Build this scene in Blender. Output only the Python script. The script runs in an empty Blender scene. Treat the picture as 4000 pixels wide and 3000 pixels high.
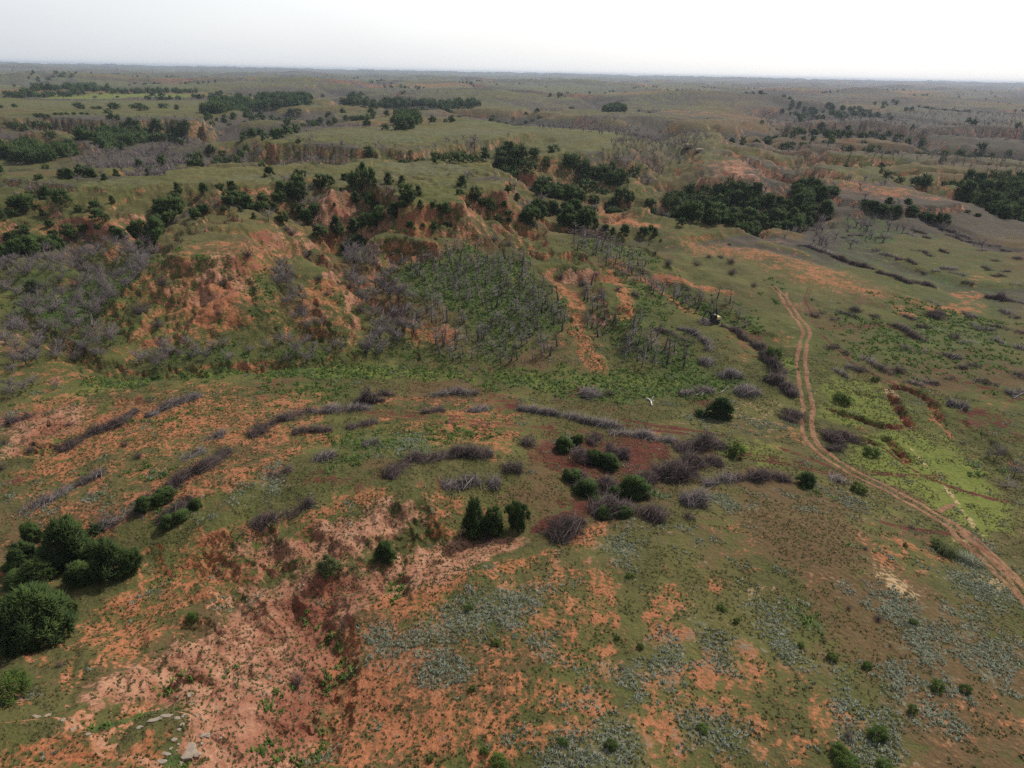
import bpy, bmesh, math, random
import numpy as np
from mathutils import Matrix, Vector

random.seed(7)
RNG = np.random.default_rng(7)
S = bpy.context.scene
COL = S.collection

# ------------------------------------------------------------------ camera, sky, sun, exposure
CAM = np.array([0.0, 0.0, 60.0])
PW, PH, F = 4000.0, 3000.0, 2331.0
PITCH, ROLL = math.radians(27.57), math.radians(1.17)
FWD = np.array([0.0, math.cos(PITCH), -math.sin(PITCH)])
R0 = np.array([1.0, 0.0, 0.0]); U0 = np.array([0.0, math.sin(PITCH), math.cos(PITCH)])
RI = math.cos(ROLL) * R0 + math.sin(ROLL) * U0
UI = -math.sin(ROLL) * R0 + math.cos(ROLL) * U0
cd = bpy.data.cameras.new('camera'); cam = bpy.data.objects.new('camera', cd); COL.objects.link(cam)
cam.matrix_world = Matrix(((RI[0], UI[0], -FWD[0], CAM[0]), (RI[1], UI[1], -FWD[1], CAM[1]), (RI[2], UI[2], -FWD[2], CAM[2]), (0, 0, 0, 1)))
cd.sensor_width = 36.0; cd.lens = 36.0 * F / PW; cd.clip_start = 0.5; cd.clip_end = 60000.0
S.camera = cam
S.view_settings.view_transform = 'Standard'; S.view_settings.look = 'None'; S.view_settings.gamma = 1.0
S.view_settings.exposure = 0.0
SUN_EL, SUN_AZ = math.radians(48.0), math.radians(42.0)     # azimuth measured from +Y towards +X
sd = bpy.data.lights.new('sun', 'SUN'); sd.energy = 3.6; sd.angle = math.radians(2.5); sd.color = (1.0, 0.95, 0.87)
so = bpy.data.objects.new('sun', sd); COL.objects.link(so)
sdir = Vector((math.sin(SUN_AZ) * math.cos(SUN_EL), math.cos(SUN_AZ) * math.cos(SUN_EL), math.sin(SUN_EL)))
so.rotation_euler = sdir.to_track_quat('Z', 'Y').to_euler()
W = bpy.data.worlds.new('World'); S.world = W; W.use_nodes = True
nt = W.node_tree; nt.nodes.clear()
def wn(t, **k):
    n = nt.nodes.new(t)
    for a, b in k.items(): setattr(n, a, b)
    return n
out = wn('ShaderNodeOutputWorld'); addS = wn('ShaderNodeAddShader')
sky = wn('ShaderNodeTexSky', sky_type='NISHITA', sun_disc=False, sun_elevation=SUN_EL, sun_rotation=SUN_AZ)
sky.dust_density = 4.0
bg1 = wn('ShaderNodeBackground'); bg1.inputs['Strength'].default_value = 0.05
nt.links.new(sky.outputs[0], bg1.inputs['Color'])
# thin white overcast veil: brighter round the sun, faint streaks
tc = wn('ShaderNodeTexCoord')
dot = wn('ShaderNodeVectorMath', operation='DOT_PRODUCT'); dot.inputs[1].default_value = sdir
nt.links.new(tc.outputs['Generated'], dot.inputs[0])
mr = wn('ShaderNodeMapRange'); mr.inputs['From Min'].default_value = -0.3; mr.inputs['From Max'].default_value = 0.95
nt.links.new(dot.outputs['Value'], mr.inputs['Value'])
mpg = wn('ShaderNodeMapping'); mpg.inputs['Scale'].default_value = (1.0, 1.0, 4.0)
nt.links.new(tc.outputs['Generated'], mpg.inputs['Vector'])
nz = wn('ShaderNodeTexNoise'); nz.inputs['Scale'].default_value = 2.2; nz.inputs['Detail'].default_value = 4.0
nt.links.new(mpg.outputs[0], nz.inputs['Vector'])
ma = wn('ShaderNodeMath', operation='MULTIPLY_ADD'); ma.inputs[1].default_value = 0.30; 
nt.links.new(nz.outputs['Fac'], ma.inputs[0]); nt.links.new(mr.outputs[0], ma.inputs[2])
cr = wn('ShaderNodeValToRGB')
cr.color_ramp.elements[0].position = 0.30; cr.color_ramp.elements[0].color = (0.56, 0.605, 0.66, 1)
cr.color_ramp.elements[1].position = 0.92; cr.color_ramp.elements[1].color = (0.93, 0.94, 0.95, 1)
nt.links.new(ma.outputs[0], cr.inputs['Fac'])
bg2 = wn('ShaderNodeBackground'); bg2.inputs['Strength'].default_value = 1.0
nt.links.new(cr.outputs['Color'], bg2.inputs['Color'])
# the veil is thick low down and thins towards the zenith
sxyz = wn('ShaderNodeSeparateXYZ'); nt.links.new(tc.outputs['Generated'], sxyz.inputs[0])
mz = wn('ShaderNodeMapRange', interpolation_type='SMOOTHSTEP'); mz.inputs['From Min'].default_value = 0.10; mz.inputs['From Max'].default_value = 0.50
mz.inputs['To Min'].default_value = 1.0; mz.inputs['To Max'].default_value = 0.30
nt.links.new(sxyz.outputs[2], mz.inputs['Value']); nt.links.new(mz.outputs[0], bg2.inputs['Strength'])
nt.links.new(bg1.outputs[0], addS.inputs[0]); nt.links.new(bg2.outputs[0], addS.inputs[1])
nt.links.new(addS.outputs[0], out.inputs['Surface'])
S.cycles.max_bounces = 4; S.cycles.diffuse_bounces = 2; S.cycles.volume_bounces = 1
S.cycles.use_denoising = False; S.cycles.sample_clamp_direct = 3.0; S.cycles.sample_clamp_indirect = 1.5

# ------------------------------------------------------------------ rays
def rays(p):
    p = np.atleast_2d(np.asarray(p, float))
    d = FWD[None] * F + RI[None] * (p[:, :1] - PW / 2) + UI[None] * (PH / 2 - p[:, 1:2])
    return d / np.linalg.norm(d, axis=1)[:, None]
def on_plane(p, z):
    """the point at height z seen at photo pixel p"""
    d = rays(p); z = np.broadcast_to(np.asarray(z, float), (len(d),))
    t = (z - CAM[2]) / np.minimum(d[:, 2], -1e-4)
    return CAM[None] + d * t[:, None]

# ------------------------------------------------------------------ noise
def _hash(ix, iy, seed):
    h = (ix.astype(np.int64) * 374761393 + iy.astype(np.int64) * 668265263 + seed * 1442695041) & 0x7fffffff
    h = ((h ^ (h >> 13)) * 1274126177) & 0x7fffffff
    return (h ^ (h >> 16)) & 0xffff
def gnoise(x, y, seed=0):
    ix = np.floor(x); iy = np.floor(y); fx = x - ix; fy = y - iy
    u = fx * fx * fx * (fx * (fx * 6 - 15) + 10); v = fy * fy * fy * (fy * (fy * 6 - 15) + 10)
    def g(a, b):
        an = _hash(ix + a, iy + b, seed) * (2 * math.pi / 65536.0)
        return np.cos(an) * (fx - a) + np.sin(an) * (fy - b)
    n00, n10, n01, n11 = g(0, 0), g(1, 0), g(0, 1), g(1, 1)
    return 1.5 * ((n00 * (1 - u) + n10 * u) * (1 - v) + (n01 * (1 - u) + n11 * u) * v)
def fbm(x, y, wl, octv, seed=0, gain=0.5):
    s = 0; a = 1.0; t = 0
    for i in range(octv):
        s = s + a * gnoise(x / wl + 17.3 * i, y / wl - 9.1 * i, seed + i); t += a; a *= gain; wl *= 0.5
    return s / t
def sstep(a, b, x):
    t = np.clip((x - a) / (b - a), 0, 1); return t * t * (3 - 2 * t)

# ------------------------------------------------------------------ polar terrain grid
def make_rows():
    r = [9.0]
    while r[-1] < 17000:
        d = r[-1]; th = math.atan2(56.0, d); s = 0.00125 / (math.sin(th) * math.cos(th))
        r.append(d * (1 + min(max(s, 0.0028), 0.0115 if d < 1500 else 0.02)))
    return np.array(r)
RR = make_rows()
AZ = np.radians(np.concatenate([np.linspace(-74, -58, 30)[:-1], np.linspace(-58, 58, 1180), np.linspace(58, 74, 30)[1:]]))
NR, NA = len(RR), len(AZ); LR = np.log(RR)
GR, GA = np.meshgrid(RR, AZ, indexing='ij')
X = GR * np.sin(GA); Y = GR * np.cos(GA)
print('grid', NR, NA, NR * NA)

# macro relief: (photo x, photo y, height, gully depth, gully wavelength)
CP = [(2500,3000,10,.3),(1500,3000,8,.4),(3500,3000,10,.2),(4000,3000,9,.2),(500,3000,14,.5),(0,3000,13,.5),(2000,2750,8.5,.2),
(2500,2500,7,.2),(1600,2500,6.5,.4),(3300,2500,7,.2),(4000,2500,5,.2),(0,2600,6,.7),(600,2650,5,1.2),(1000,2550,4,.9),(1050,2850,6.5,.8),
(2500,2100,5,.2),(3200,2100,5.5,.2),(3600,2150,3.5,.2),(1900,2250,6,.6),(1500,2350,5,.8),(200,2350,3,.4),(700,2300,4,.9),
(0,2100,3,.4),(600,2000,4,.5),(1200,1950,5.5,.8),(1600,1930,6.5,.6),(1800,2110,1.5,.4),(2300,1900,2,.2),(2700,1750,1,.1),
(2000,1750,3,.2),(3000,1750,.5,.1),(3600,1850,0,.1),(4000,1950,.5,.2),(1500,1700,3,.3),(900,1750,3,.4),(300,1750,3,.5),(0,1700,3,.6),
(1000,1550,1,.3),(300,1560,1.5,.4),(0,1400,0,.6),(500,1430,-1,.2),(1000,1420,-1,.2),(1500,1430,-1,.2),(2000,1450,-1,.2),
(2500,1480,-1,.2),(3000,1450,0,.1),(3000,1600,-.5,.1),(3500,1500,0,.2),(4000,1600,0,.4),(3400,1300,1,.2),(4000,1300,1,.3),
(3600,1150,2,.3),(4000,1000,3,.4),(3300,1000,3.5,.4),(3500,880,4,.4),(2900,1300,1,.3),(2700,1200,3,.4),(2500,1300,1.5,.5),
(2850,1050,5,.4),(2700,950,7,.6),(3000,930,6,.5),(2400,1100,6,1),(2300,950,9,1.2),(2150,1250,3,.8),(1900,1150,5,.3),
(1750,1000,9,.5),(1950,920,12,1.5),(1400,1200,4,1.2),(1250,1130,7,1),(1000,1200,6.5,1),(1000,1050,10,1.2),(860,1120,9,.8),
(700,1250,3,1),(500,1200,3,.8),(200,1250,2,.8),(100,1100,4,1),(500,1050,6,1),(200,1000,7,1.2),(0,930,9,1.8),(400,930,10,1.8),
(700,900,12,1.6),(600,800,14,2.2),(200,800,14,2.2),(0,780,15,2.4),(1100,900,11,1.8),(1300,850,11,2),(1420,790,13,2.2),(860,830,18,1),
(0,690,19,1.5),(400,710,19,1),(800,700,19,1),(1200,665,19,1.5),(1600,620,18.5,.6),(1000,740,17,2),
(0,640,9,2),(400,600,7,1),(700,600,8,1.5),(1000,580,9,4),(1300,590,10,4),(0,560,9,3),(400,540,8,3),(700,540,9,4),
(0,465,16,3),(300,460,16,3),(700,452,16,2),(1100,530,16,.6),(1500,490,17,.4),(2000,495,18,.4),(2400,520,17,.6),(2700,530,16,2),
(1500,570,11,4),(2000,585,15,2),(2000,700,12,3),(2300,640,14,3.5),(2500,700,10,3.5),(2700,600,15,3),(2900,560,14,4),(2600,760,8,3),
(2900,850,6,1.5),(2300,790,8,2),(3100,800,6,2),(3000,640,13,4),(3400,640,12,4),(3300,720,12,1.5),(3700,760,8,1.5),(4000,640,9,4),
(4000,800,5,2),(3700,850,5,.8),(3800,560,8,5),(3400,540,10,5),(3000,500,11,5),(4000,500,6,5),(0,430,13,1),(500,420,9,.8),
(500,375,8,.3),(1000,400,12,4),(1300,400,12,6),(1700,400,12,6),(2200,430,13,4),(2700,440,12,5),(3200,440,11,6),(3800,440,6,3),
(0,340,16,6),(1000,345,14,6),(2000,350,13,6),(3000,365,12,6),(4000,385,5,5)]
cp = np.array(CP); P3 = on_plane(cp[:, :2], cp[:, 2])
cu = np.arctan2(P3[:, 0], P3[:, 1]); cv = np.log(np.hypot(P3[:, 0], P3[:, 1]))
far = [(a, v, z, m) for v, z, m in ((8.6, 10, 7), (9.3, 8, 7), (9.8, 4, 8)) for a in (-1.2, -.8, -.4, 0, .4, .8, 1.2)]
far += [(a, v, 3.0, .5) for a, v in ((-1.2, 2.2), (0, 2.2), (1.2, 2.2))]
near = [(-1.25, 4.5, 6, 1), (-1.25, 5.5, 12, 2), (-1.25, 6.3, 12, 3), (1.25, 4.5, 3, .3), (1.25, 5.5, 5, 1), (1.25, 6.3, 8, 3)]
for a, v, z, m in far + near: cu = np.append(cu, a); cv = np.append(cv, v); cp = np.vstack([cp, [0, 0, z, m]])
def rbf(vals, c=0.04, lam=0.004):
    d = np.sqrt((cu[:, None] - cu[None]) ** 2 + (cv[:, None] - cv[None]) ** 2 + c * c)
    A = np.block([[-d - lam * 0 * np.eye(len(cu)), np.ones((len(cu), 1))], [np.ones((1, len(cu))), np.zeros((1, 1))]])
    A[:len(cu), :len(cu)] += np.eye(len(cu)) * lam
    w = np.linalg.solve(A, np.append(vals, 0))
    ga = np.linspace(AZ[0], AZ[-1], 220); gv = np.linspace(LR[0], LR[-1], 330)
    B, V = np.meshgrid(ga, gv); q = np.full(B.shape, w[-1])
    for i in range(len(cu)): q -= w[i] * np.sqrt((B - cu[i]) ** 2 + (V - cv[i]) ** 2 + c * c)
    fa = (AZ - ga[0]) / (ga[1] - ga[0]); fv = (LR - gv[0]) / (gv[1] - gv[0])
    ia = np.clip(fa.astype(int), 0, 218); iv = np.clip(fv.astype(int), 0, 328); ta = (fa - ia)[None]; tv = (fv - iv)[:, None]
    q0 = q[iv][:, ia] * (1 - ta) + q[iv][:, ia + 1] * ta; q1 = q[iv + 1][:, ia] * (1 - ta) + q[iv + 1][:, ia + 1] * ta
    return q0 * (1 - tv) + q1 * tv
H = rbf(cp[:, 2]); AMP = np.maximum(rbf(cp[:, 3]), 0.05)

# distance helpers, all in metres on the ground
def seg_dist(poly, pad, closed=False):
    poly = np.asarray(poly, float)[:, :2]
    lo = poly.min(0) - pad; hi = poly.max(0) + pad
    m = (X > lo[0]) & (X < hi[0]) & (Y > lo[1]) & (Y < hi[1])
    x, y = X[m], Y[m]; best = np.full(x.shape, 1e9); tt = np.zeros(x.shape)
    inside = np.zeros(x.shape, bool); n = len(poly); L = 0
    for i in range(n if closed else n - 1):
        a = poly[i]; b = poly[(i + 1) % n]; d = b - a; l2 = d @ d + 1e-9
        t = np.clip(((x - a[0]) * d[0] + (y - a[1]) * d[1]) / l2, 0, 1)
        q = np.hypot(x - a[0] - t * d[0], y - a[1] - t * d[1]); k = q < best
        best[k] = q[k]; tt[k] = i + t[k]
        if closed:
            c = (a[1] > y) != (b[1] > y)
            with np.errstate(divide='ignore', invalid='ignore'):
                inside ^= c & (x < (b[0] - a[0]) * (y - a[1]) / (b[1] - a[1] + 1e-12) + a[0])
    if closed: best = np.where(inside, -best, best)
    return m, best, tt
# ------------------------------------------------------------------ relief: rounded swells, cut gullies, table tops
wx = X + 14 * fbm(X, Y, 70, 2, 50); wy = Y + 14 * fbm(X, Y, 70, 2, 60)
big = np.abs(fbm(wx, wy, 88, 4, 3, .5)); fine = np.abs(fbm(wx, wy, 30, 3, 11, .5)); tiny = fbm(X, Y, 9, 3, 21)
farx = np.abs(fbm(X + 60 * fbm(X, Y, 400, 2, 8), Y, 520, 4, 31, .5))
wf = sstep(5.6, 6.9, LR)[:, None]
t1 = np.clip(big / .16, 0, 1) ** 1.25; t2 = np.clip(farx / .15, 0, 1) ** 1.25
cut = (1 - wf) * (t1 - 1) * 1.15 + wf * ((t2 - 1) * 1.9 + (t1 - 1) * .15)
MIDW = sstep(5.0, 5.5, LR)[:, None] * (1 - sstep(6.6, 7.2, LR)[:, None])
H = H + AMP * cut * (1.6 + 2.1 * MIDW) * (1 - .9 * np.exp(-((GA + .57) / .2) ** 2 - ((LR[:, None] - 7.05) / .22) ** 2)) + AMP * .35 * (np.clip(fine / .25, 0, 1) - 1) * (1 - wf) + .12 * tiny + .35 * fbm(X, Y, 40, 2, 77)
H = H + sstep(7.2, 8.4, LR)[:, None] * 14 * fbm(X, Y, 2600, 3, 90)
# small hump on the horizon at the far left
FARW = sstep(6.15, 6.9, LR)[:, None] * (1 - .85 * np.exp(-((GA + .55) / .26) ** 2 - ((LR[:, None] - 7.05) / .28) ** 2))
H = H + FARW * (34 * fbm(X, Y, 620, 2, 95, .5) * (.35 + .65 * sstep(6.5, 7.3, LR)[:, None]) + 5 * fbm(X, Y, 150, 2, 97)) + sstep(5.2, 5.6, LR)[:, None] * (1 - FARW) * 2.2 * fbm(X, Y, 75, 2, 99)
H = H + sstep(9.0, 9.65, LR)[:, None] * (42 + 16 * fbm(X, Y, 1500, 3, 93))
gh = np.exp(-((GA - math.atan2(-1980, 2640)) / .035) ** 2 - ((LR[:, None] - 9.0) / .2) ** 2); H = H + 45 * gh
rill = np.abs(fbm(X, Y, 7, 3, 41)); rillb = fbm(X, Y, 14, 3, 43)
def mesa(px, z, cliff=2.0, slope=30, rough=1.0, blend=0.0):
    poly = on_plane(px, z); D = np.median(np.hypot(poly[:, 0], poly[:, 1]))
    m, d, tt = seg_dist(poly, (z + 14) / math.tan(math.radians(slope)) + 30, True)
    cl = np.concatenate([[0], np.cumsum(np.linalg.norm(np.diff(np.vstack([poly, poly[:1]])[:, :2], axis=0), axis=1))]); sp = np.interp(tt, np.arange(len(cl)), cl)
    cen = poly[:, :2].mean(0); ang = np.arctan2(Y[m] - cen[1], X[m] - cen[0])
    k = max(1.0, D / 200.0)
    e = d + rough * k * (2.6 * rillb[m] + 1.6 * (rill[m] * 2 - .5) * sstep(0, 5, d))
    prof = z - cliff * sstep(0, .9 * k, e) - np.tan(math.radians(slope)) * np.maximum(e - .4 * k, 0) + .25 * rillb[m]
    fl = np.abs(fbm(sp / 1.0 + 1.2 * rillb[m], ang * 26, 9 * k, 2, 45)) * 2.2 + np.abs(fbm(sp, ang * 30 + 7, 3.4 * k, 2, 47)) * .8
    prof = prof - min(rough, 1.2) * 1.15 * k * sstep(.5, 7 * k, e) * np.clip(1 - fl, 0, 1)
    h = H[m]; top = e < 0
    H[m] = np.where(top & (h > z), np.minimum(h, z + .5 + (h - z) * .35), np.maximum(h, prof))
MESAS = [
 ([(1600,800),(1700,790),(1810,794),(1800,744),(1880,735),(1975,740),(1990,697),(1860,652),(1690,625),(1400,640),(1380,690),(1470,722),(1550,742),(1530,772)], 20, 3.0, 31, 1.2),
 ([(1285,748),(1335,742),(1340,732),(1290,734)], 17.5, 1.0, 31, .8),
 ([(655,1000),(740,1004),(850,992),(905,988),(965,975),(975,925),(900,850),(842,806),(790,850),(690,940)], 14, 1.6, 26, 1.3),
 ([(822,745),(850,748),(855,740),(830,738)], 19.5, .4, 26, .5),
 ([(2290,820),(2400,816),(2500,817),(2530,806),(2400,796),(2300,806)], 12, 2.2, 17, .8),
 ([(2070,770),(2110,760),(2190,775),(2170,760),(2090,750)], 14, 2.5, 32, 1.0),
 ([(2790,620),(2900,622),(2935,650),(2960,700),(2900,690),(2820,660)], 13, 1.5, 22, .8),
 ([(3200,730),(3352,680),(3443,690),(3633,758),(3768,796),(3700,806),(3500,798),(3300,775)], 9.5, 2.2, 25, .9),
 ([(1430,940),(1500,922),(1600,930),(1710,948),(1700,925),(1500,905)], 13, 3.0, 38, 1.2),
 ([(2010,972),(2060,960),(2130,968),(2120,950),(2040,945)], 10.5, 1.5, 35, 1.0),
 ([(0,690),(200,712),(420,735),(700,712),(1000,722),(1250,690),(1380,660),(1450,625),(1250,650),(1000,668),(700,690),(400,690),(0,672)], 18.5, .8, 22, 1.0),
 ([(0,462),(260,458),(420,470),(640,462),(760,470),(760,455),(400,448),(0,450)], 16, 3.0, 32, 1.4),
 ([(100,510),(200,520),(340,560),(330,545),(200,505)], 13, 2, 30, 1),
 ([(1000,548),(1180,560),(1400,580),(1620,585),(1900,545),(2080,515),(1900,490),(1500,490),(1150,520)], 17, 2.5, 30, 1.3),
 ([(1950,590),(2200,570),(2480,548),(2620,515),(2800,515),(2770,560),(2500,575),(2300,600),(2020,610)], 17.5, 1.5, 24, 1.2),
 ([(2350,600),(2480,598),(2560,640),(2470,625)], 15, 1.5, 28, 1.0),
 ([(3460,610),(3600,622),(3960,670),(3960,658),(3700,632),(3500,600)], 10, 2.5, 30, 1.2),
 ([(3050,520),(3200,545),(3500,545),(3520,535),(3200,520)], 11, 3, 33, 1.3),
 ([(3600,500),(3800,490),(3990,500),(3990,480),(3800,478)], 12, 5, 33, 1.3),
 ([(3100,480),(3400,470),(3520,490),(3400,462),(3200,462)], 12, 5, 33, 1.3),
 ([(3485,388),(3530,388),(3528,384),(3488,384)], 20, 3, 32, .3),
 ([(3300,394),(3385,392),(3380,388),(3300,388)], 16, 6, 32, .6),
 ([(3400,392),(3450,392),(3445,389)], 15, 3, 32, .3),
 ([(140,2812),(200,2798),(250,2810),(290,2840),(350,2862),(370,2930),(430,2952),(480,2890),(540,2815),(660,2795),(720,2800),(700,2850),(690,2900),(650,2960),(640,3080),(-300,3080),(-300,2850)], 11.5, 1.1, 24, .35),
]
for a in MESAS: mesa(*a)

# ------------------------------------------------------------------ look up where a photo pixel meets the ground
DA = np.interp(AZ, AZ, np.arange(NA))
def ground(x, y, Hm=None):
    Hm = H if Hm is None else Hm
    x = np.asarray(x, float); y = np.asarray(y, float)
    fr = np.interp(np.log(np.hypot(x, y) + 1e-6), LR, np.arange(NR)); fa = np.interp(np.arctan2(x, y), AZ, np.arange(NA))
    i = np.clip(fr.astype(int), 0, NR - 2); j = np.clip(fa.astype(int), 0, NA - 2); s = fr - i; t = fa - j
    return (Hm[i, j] * (1 - s) + Hm[i + 1, j] * s) * (1 - t) + (Hm[i, j + 1] * (1 - s) + Hm[i + 1, j + 1] * s) * t
TS = np.exp(np.linspace(math.log(20), math.log(16000), 2600))
def at(px):
    d = rays(px); outp = np.zeros((len(d), 3))
    for k in range(len(d)):
        q = CAM[None] + d[k][None] * TS[:, None]
        below = q[:, 2] < ground(q[:, 0], q[:, 1])
        i = int(np.argmax(below)) if below.any() else len(TS) - 1
        lo, hi = TS[max(i - 1, 0)], TS[i]
        for _ in range(12):
            mid = (lo + hi) / 2; p = CAM + d[k] * mid
            if p[2] < ground(p[0], p[1]): hi = mid
            else: lo = mid
        p = CAM + d[k] * hi; outp[k] = (p[0], p[1], ground(p[0], p[1]))
    return outp
def gully(px, width, depth, pw=1.2, rough=.5):
    P = at(px); P = resample(P, 3.0)
    m, d, tt = seg_dist(P, width * 2.2)
    L = len(P) - 1; tap = sstep(0, .18, tt / L) * (1 - .6 * sstep(.8, 1.0, tt / L))
    k = width / 4.0
    e = np.maximum(d * (1 - .25 * rough) + rough * width * (.9 * fbm(X[m], Y[m], 5 * k, 3, 201) + .9 * (np.abs(fbm(X[m], Y[m], 3.2 * k, 2, 205)) - .12)), 0)
    q = np.clip(e / width, 0, 1)
    H[m] -= depth * tap * ((1 - q ** pw) * .8 + .2 * (1 - sstep(.75, .95, q)))
def resample(P, step):
    s = np.concatenate([[0], np.cumsum(np.linalg.norm(np.diff(P[:, :2], axis=0), axis=1))])
    n = max(2, int(s[-1] / step) + 1); q = np.linspace(0, s[-1], n)
    R = np.stack([np.interp(q, s, P[:, i]) for i in range(P.shape[1])], 1)
    for _ in range(2): R[1:-1] = (R[:-2] + 2 * R[1:-1] + R[2:]) / 4
    return R
GULLIES = [
 # badland drains in the left foreground
 ([(1800,2100),(1660,2125),(1540,2160),(1420,2190),(1320,2230),(1262,2262),(1235,2330),(1180,2400),(1110,2440),(1040,2500),(990,2570)], 3.6, 1.7),
 ([(1235,2330),(1290,2400),(1305,2480),(1315,2560),(1290,2640),(1300,2740),(1290,2830),(1250,2900),(1190,3000)], 2.4, 1.4),
 ([(1290,2640),(1240,2690),(1190,2760),(1100,2830),(1000,2870)], 2.0, 1.4, .8),
 ([(990,2570),(900,2620),(800,2640),(700,2680),(560,2740),(440,2790)], 2.6, 1.8),
 ([(1000,2540),(900,2490),(800,2520),(690,2590),(600,2640)], 2.4, 1.5),
 ([(880,2300),(960,2400),(1010,2480)], 2.2, 1.2), ([(1080,2330),(1120,2380),(1130,2430)], 2, 1.2),
 ([(700,2160),(760,2220),(900,2260),(1000,2270),(1100,2270),(1240,2260)], 2.6, 1.4),
 ([(800,2090),(850,2150),(900,2220)], 1.8, 1.0), ([(1000,2060),(1050,2140),(1080,2200)], 2, 1.3), ([(1180,2060),(1220,2120),(1290,2190)], 2, 1.3),
 ([(1610,1960),(1650,2010),(1690,2060),(1700,2110)], 1.8, 1.4), ([(1480,2010),(1560,2060),(1640,2110)], 2.6, 1.5),
 ([(1560,2230),(1575,2290),(1540,2330)], 2.0, 1.2), ([(700,2420),(780,2480),(850,2520)], 1.5, .8), ([(560,2130),(600,2200),(620,2290)], 1.6, .7),
 # creek and draws in the middle distance
 ([(0,1380),(60,1240),(130,1290),(160,1330),(230,1340),(300,1400),(420,1450),(560,1465),(700,1460),(900,1440),(1100,1420),(1400,1415)], 3.0, 2.0, .7),
 ([(560,1120),(640,1180),(690,1210),(660,1290),(600,1380),(540,1440)], 5, 2.2), ([(700,1020),(720,1100),(690,1210)], 7, 2.4),
 ([(1120,950),(1190,985),(1270,1020),(1330,1050)], 3.2, 3.0, .6), ([(1330,900),(1340,960),(1360,1040),(1440,1120),(1470,1200),(1490,1280),(1500,1380)], 8, 3.2),
 ([(1080,1120),(1160,1200),(1190,1290),(1250,1330),(1290,1400)], 6, 2.0), ([(1170,1290),(1260,1320)], 2.5, 1.6, .6),
 ([(1520,935),(1540,1000),(1500,1060),(1440,1110)], 4.5, 3.2, .8), ([(1620,940),(1580,990),(1540,1020)], 2.6, 2), ([(1700,950),(1640,1010),(1560,1050)], 2, 1.4),
 ([(2060,850),(2080,920),(2090,985)], 5, 3), ([(2210,985),(2240,1000),(2262,1018)], 4.5, 3.0, .6),
 ([(2200,1050),(2260,1120),(2290,1180),(2330,1260),(2390,1340),(2440,1430)], 6, 2.0), ([(2420,900),(2500,1000),(2580,1080),(2700,1180),(2840,1250),(2960,1330),(3040,1400)], 6, 1.4),
 ([(1040,990),(1080,1050),(1110,1120)], 3, 1.5), ([(880,1000),(890,1080),(870,1150)], 1.5, .6), ([(930,1000),(960,1090),(980,1200)], 1.5, .7),
 # draws among the mesas
 ([(1480,720),(1440,790),(1400,850),(1330,900),(1290,960)], 10, 4), ([(1630,790),(1560,820),(1480,880),(1380,930),(1330,980)], 8, 4.0),
 ([(1100,730),(1130,800),(1180,850),(1220,900),(1250,960)], 10, 4), ([(1530,740),(1500,800),(1460,850)], 6, 3.0), ([(800,740),(700,790),(640,850),(560,900),(450,930)], 9, 3.2),
 ([(880,820),(820,870),(740,900),(660,940)], 6, 2.5), ([(60,780),(110,830),(120,880),(60,960)], 10, 3), ([(1850,750),(1880,800),(1960,850),(2060,880)], 7, 3.0),
 ([(2040,740),(2120,820),(2260,860),(2400,800),(2600,830)], 9, 3), ([(2050,640),(2180,680),(2300,720),(2480,770),(2650,830),(2900,880),(3100,900)], 16, 4.5),
 ([(2560,520),(2620,600),(2600,660),(2650,740),(2780,800),(2950,860)], 18, 6), ([(2700,560),(2640,620),(2610,680)], 14, 5), ([(2450,560),(2540,620),(2600,680)], 12, 4),
 ([(3050,560),(3060,640),(3080,720),(3120,800),(3150,870)], 14, 4), ([(3180,590),(3120,650),(3090,710)], 10, 3.5),
 ([(3470,620),(3560,700),(3700,760),(3850,800),(4000,850)], 12, 4), ([(1080,470),(1200,480),(1300,460)], 25, 6),
 # cuts on the flat at the right
 ([(3460,1512),(3500,1503),(3560,1515),(3620,1545),(3660,1590),(3680,1640)], 1.2, 1.9, .5, .5),
 ([(3475,1525),(3500,1580),(3530,1630),(3568,1672)], 1.1, 1.6, .6, .5), ([(3568,1672),(3500,1670),(3440,1675),(3400,1650),(3350,1625),(3290,1620),(3240,1600)], 1.0, 1.3, .5, .3),
 ([(3450,1700),(3490,1740),(3530,1790),(3555,1805)], 1.0, 1.4, .5, .5), ([(3350,1705),(3420,1720),(3440,1740)], .8, .7, .5, .5), ([(3660,1600),(3740,1660),(3830,1740),(3920,1830),(4000,1900)], 3.5, 1.0),
 ([(3330,1535),(3380,1535),(3430,1555)], .9, .6, .5, .3), ([(3470,1125),(3520,1140),(3560,1152)], .8, .6, .5, .3),
 ([(60,1745),(120,1760),(200,1765)], 2.0, 1.0, .7), ([(420,1575),(520,1565),(600,1562)], 1.5, .7, .7),
]
for g in GULLIES: gully(*g)
# hummocks, tussocks and small wash-outs
nearw = 1 - .7 * sstep(5.6, 6.6, LR)[:, None]
H += nearw * (.22 * fbm(X, Y, 6.5, 2, 701) * (1 + AMP) + .10 * fbm(X, Y, 2.4, 3, 711) + AMP * .5 * (np.clip(np.abs(fbm(X, Y, 17, 3, 721)) / .2, 0, 1) - 1))
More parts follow.
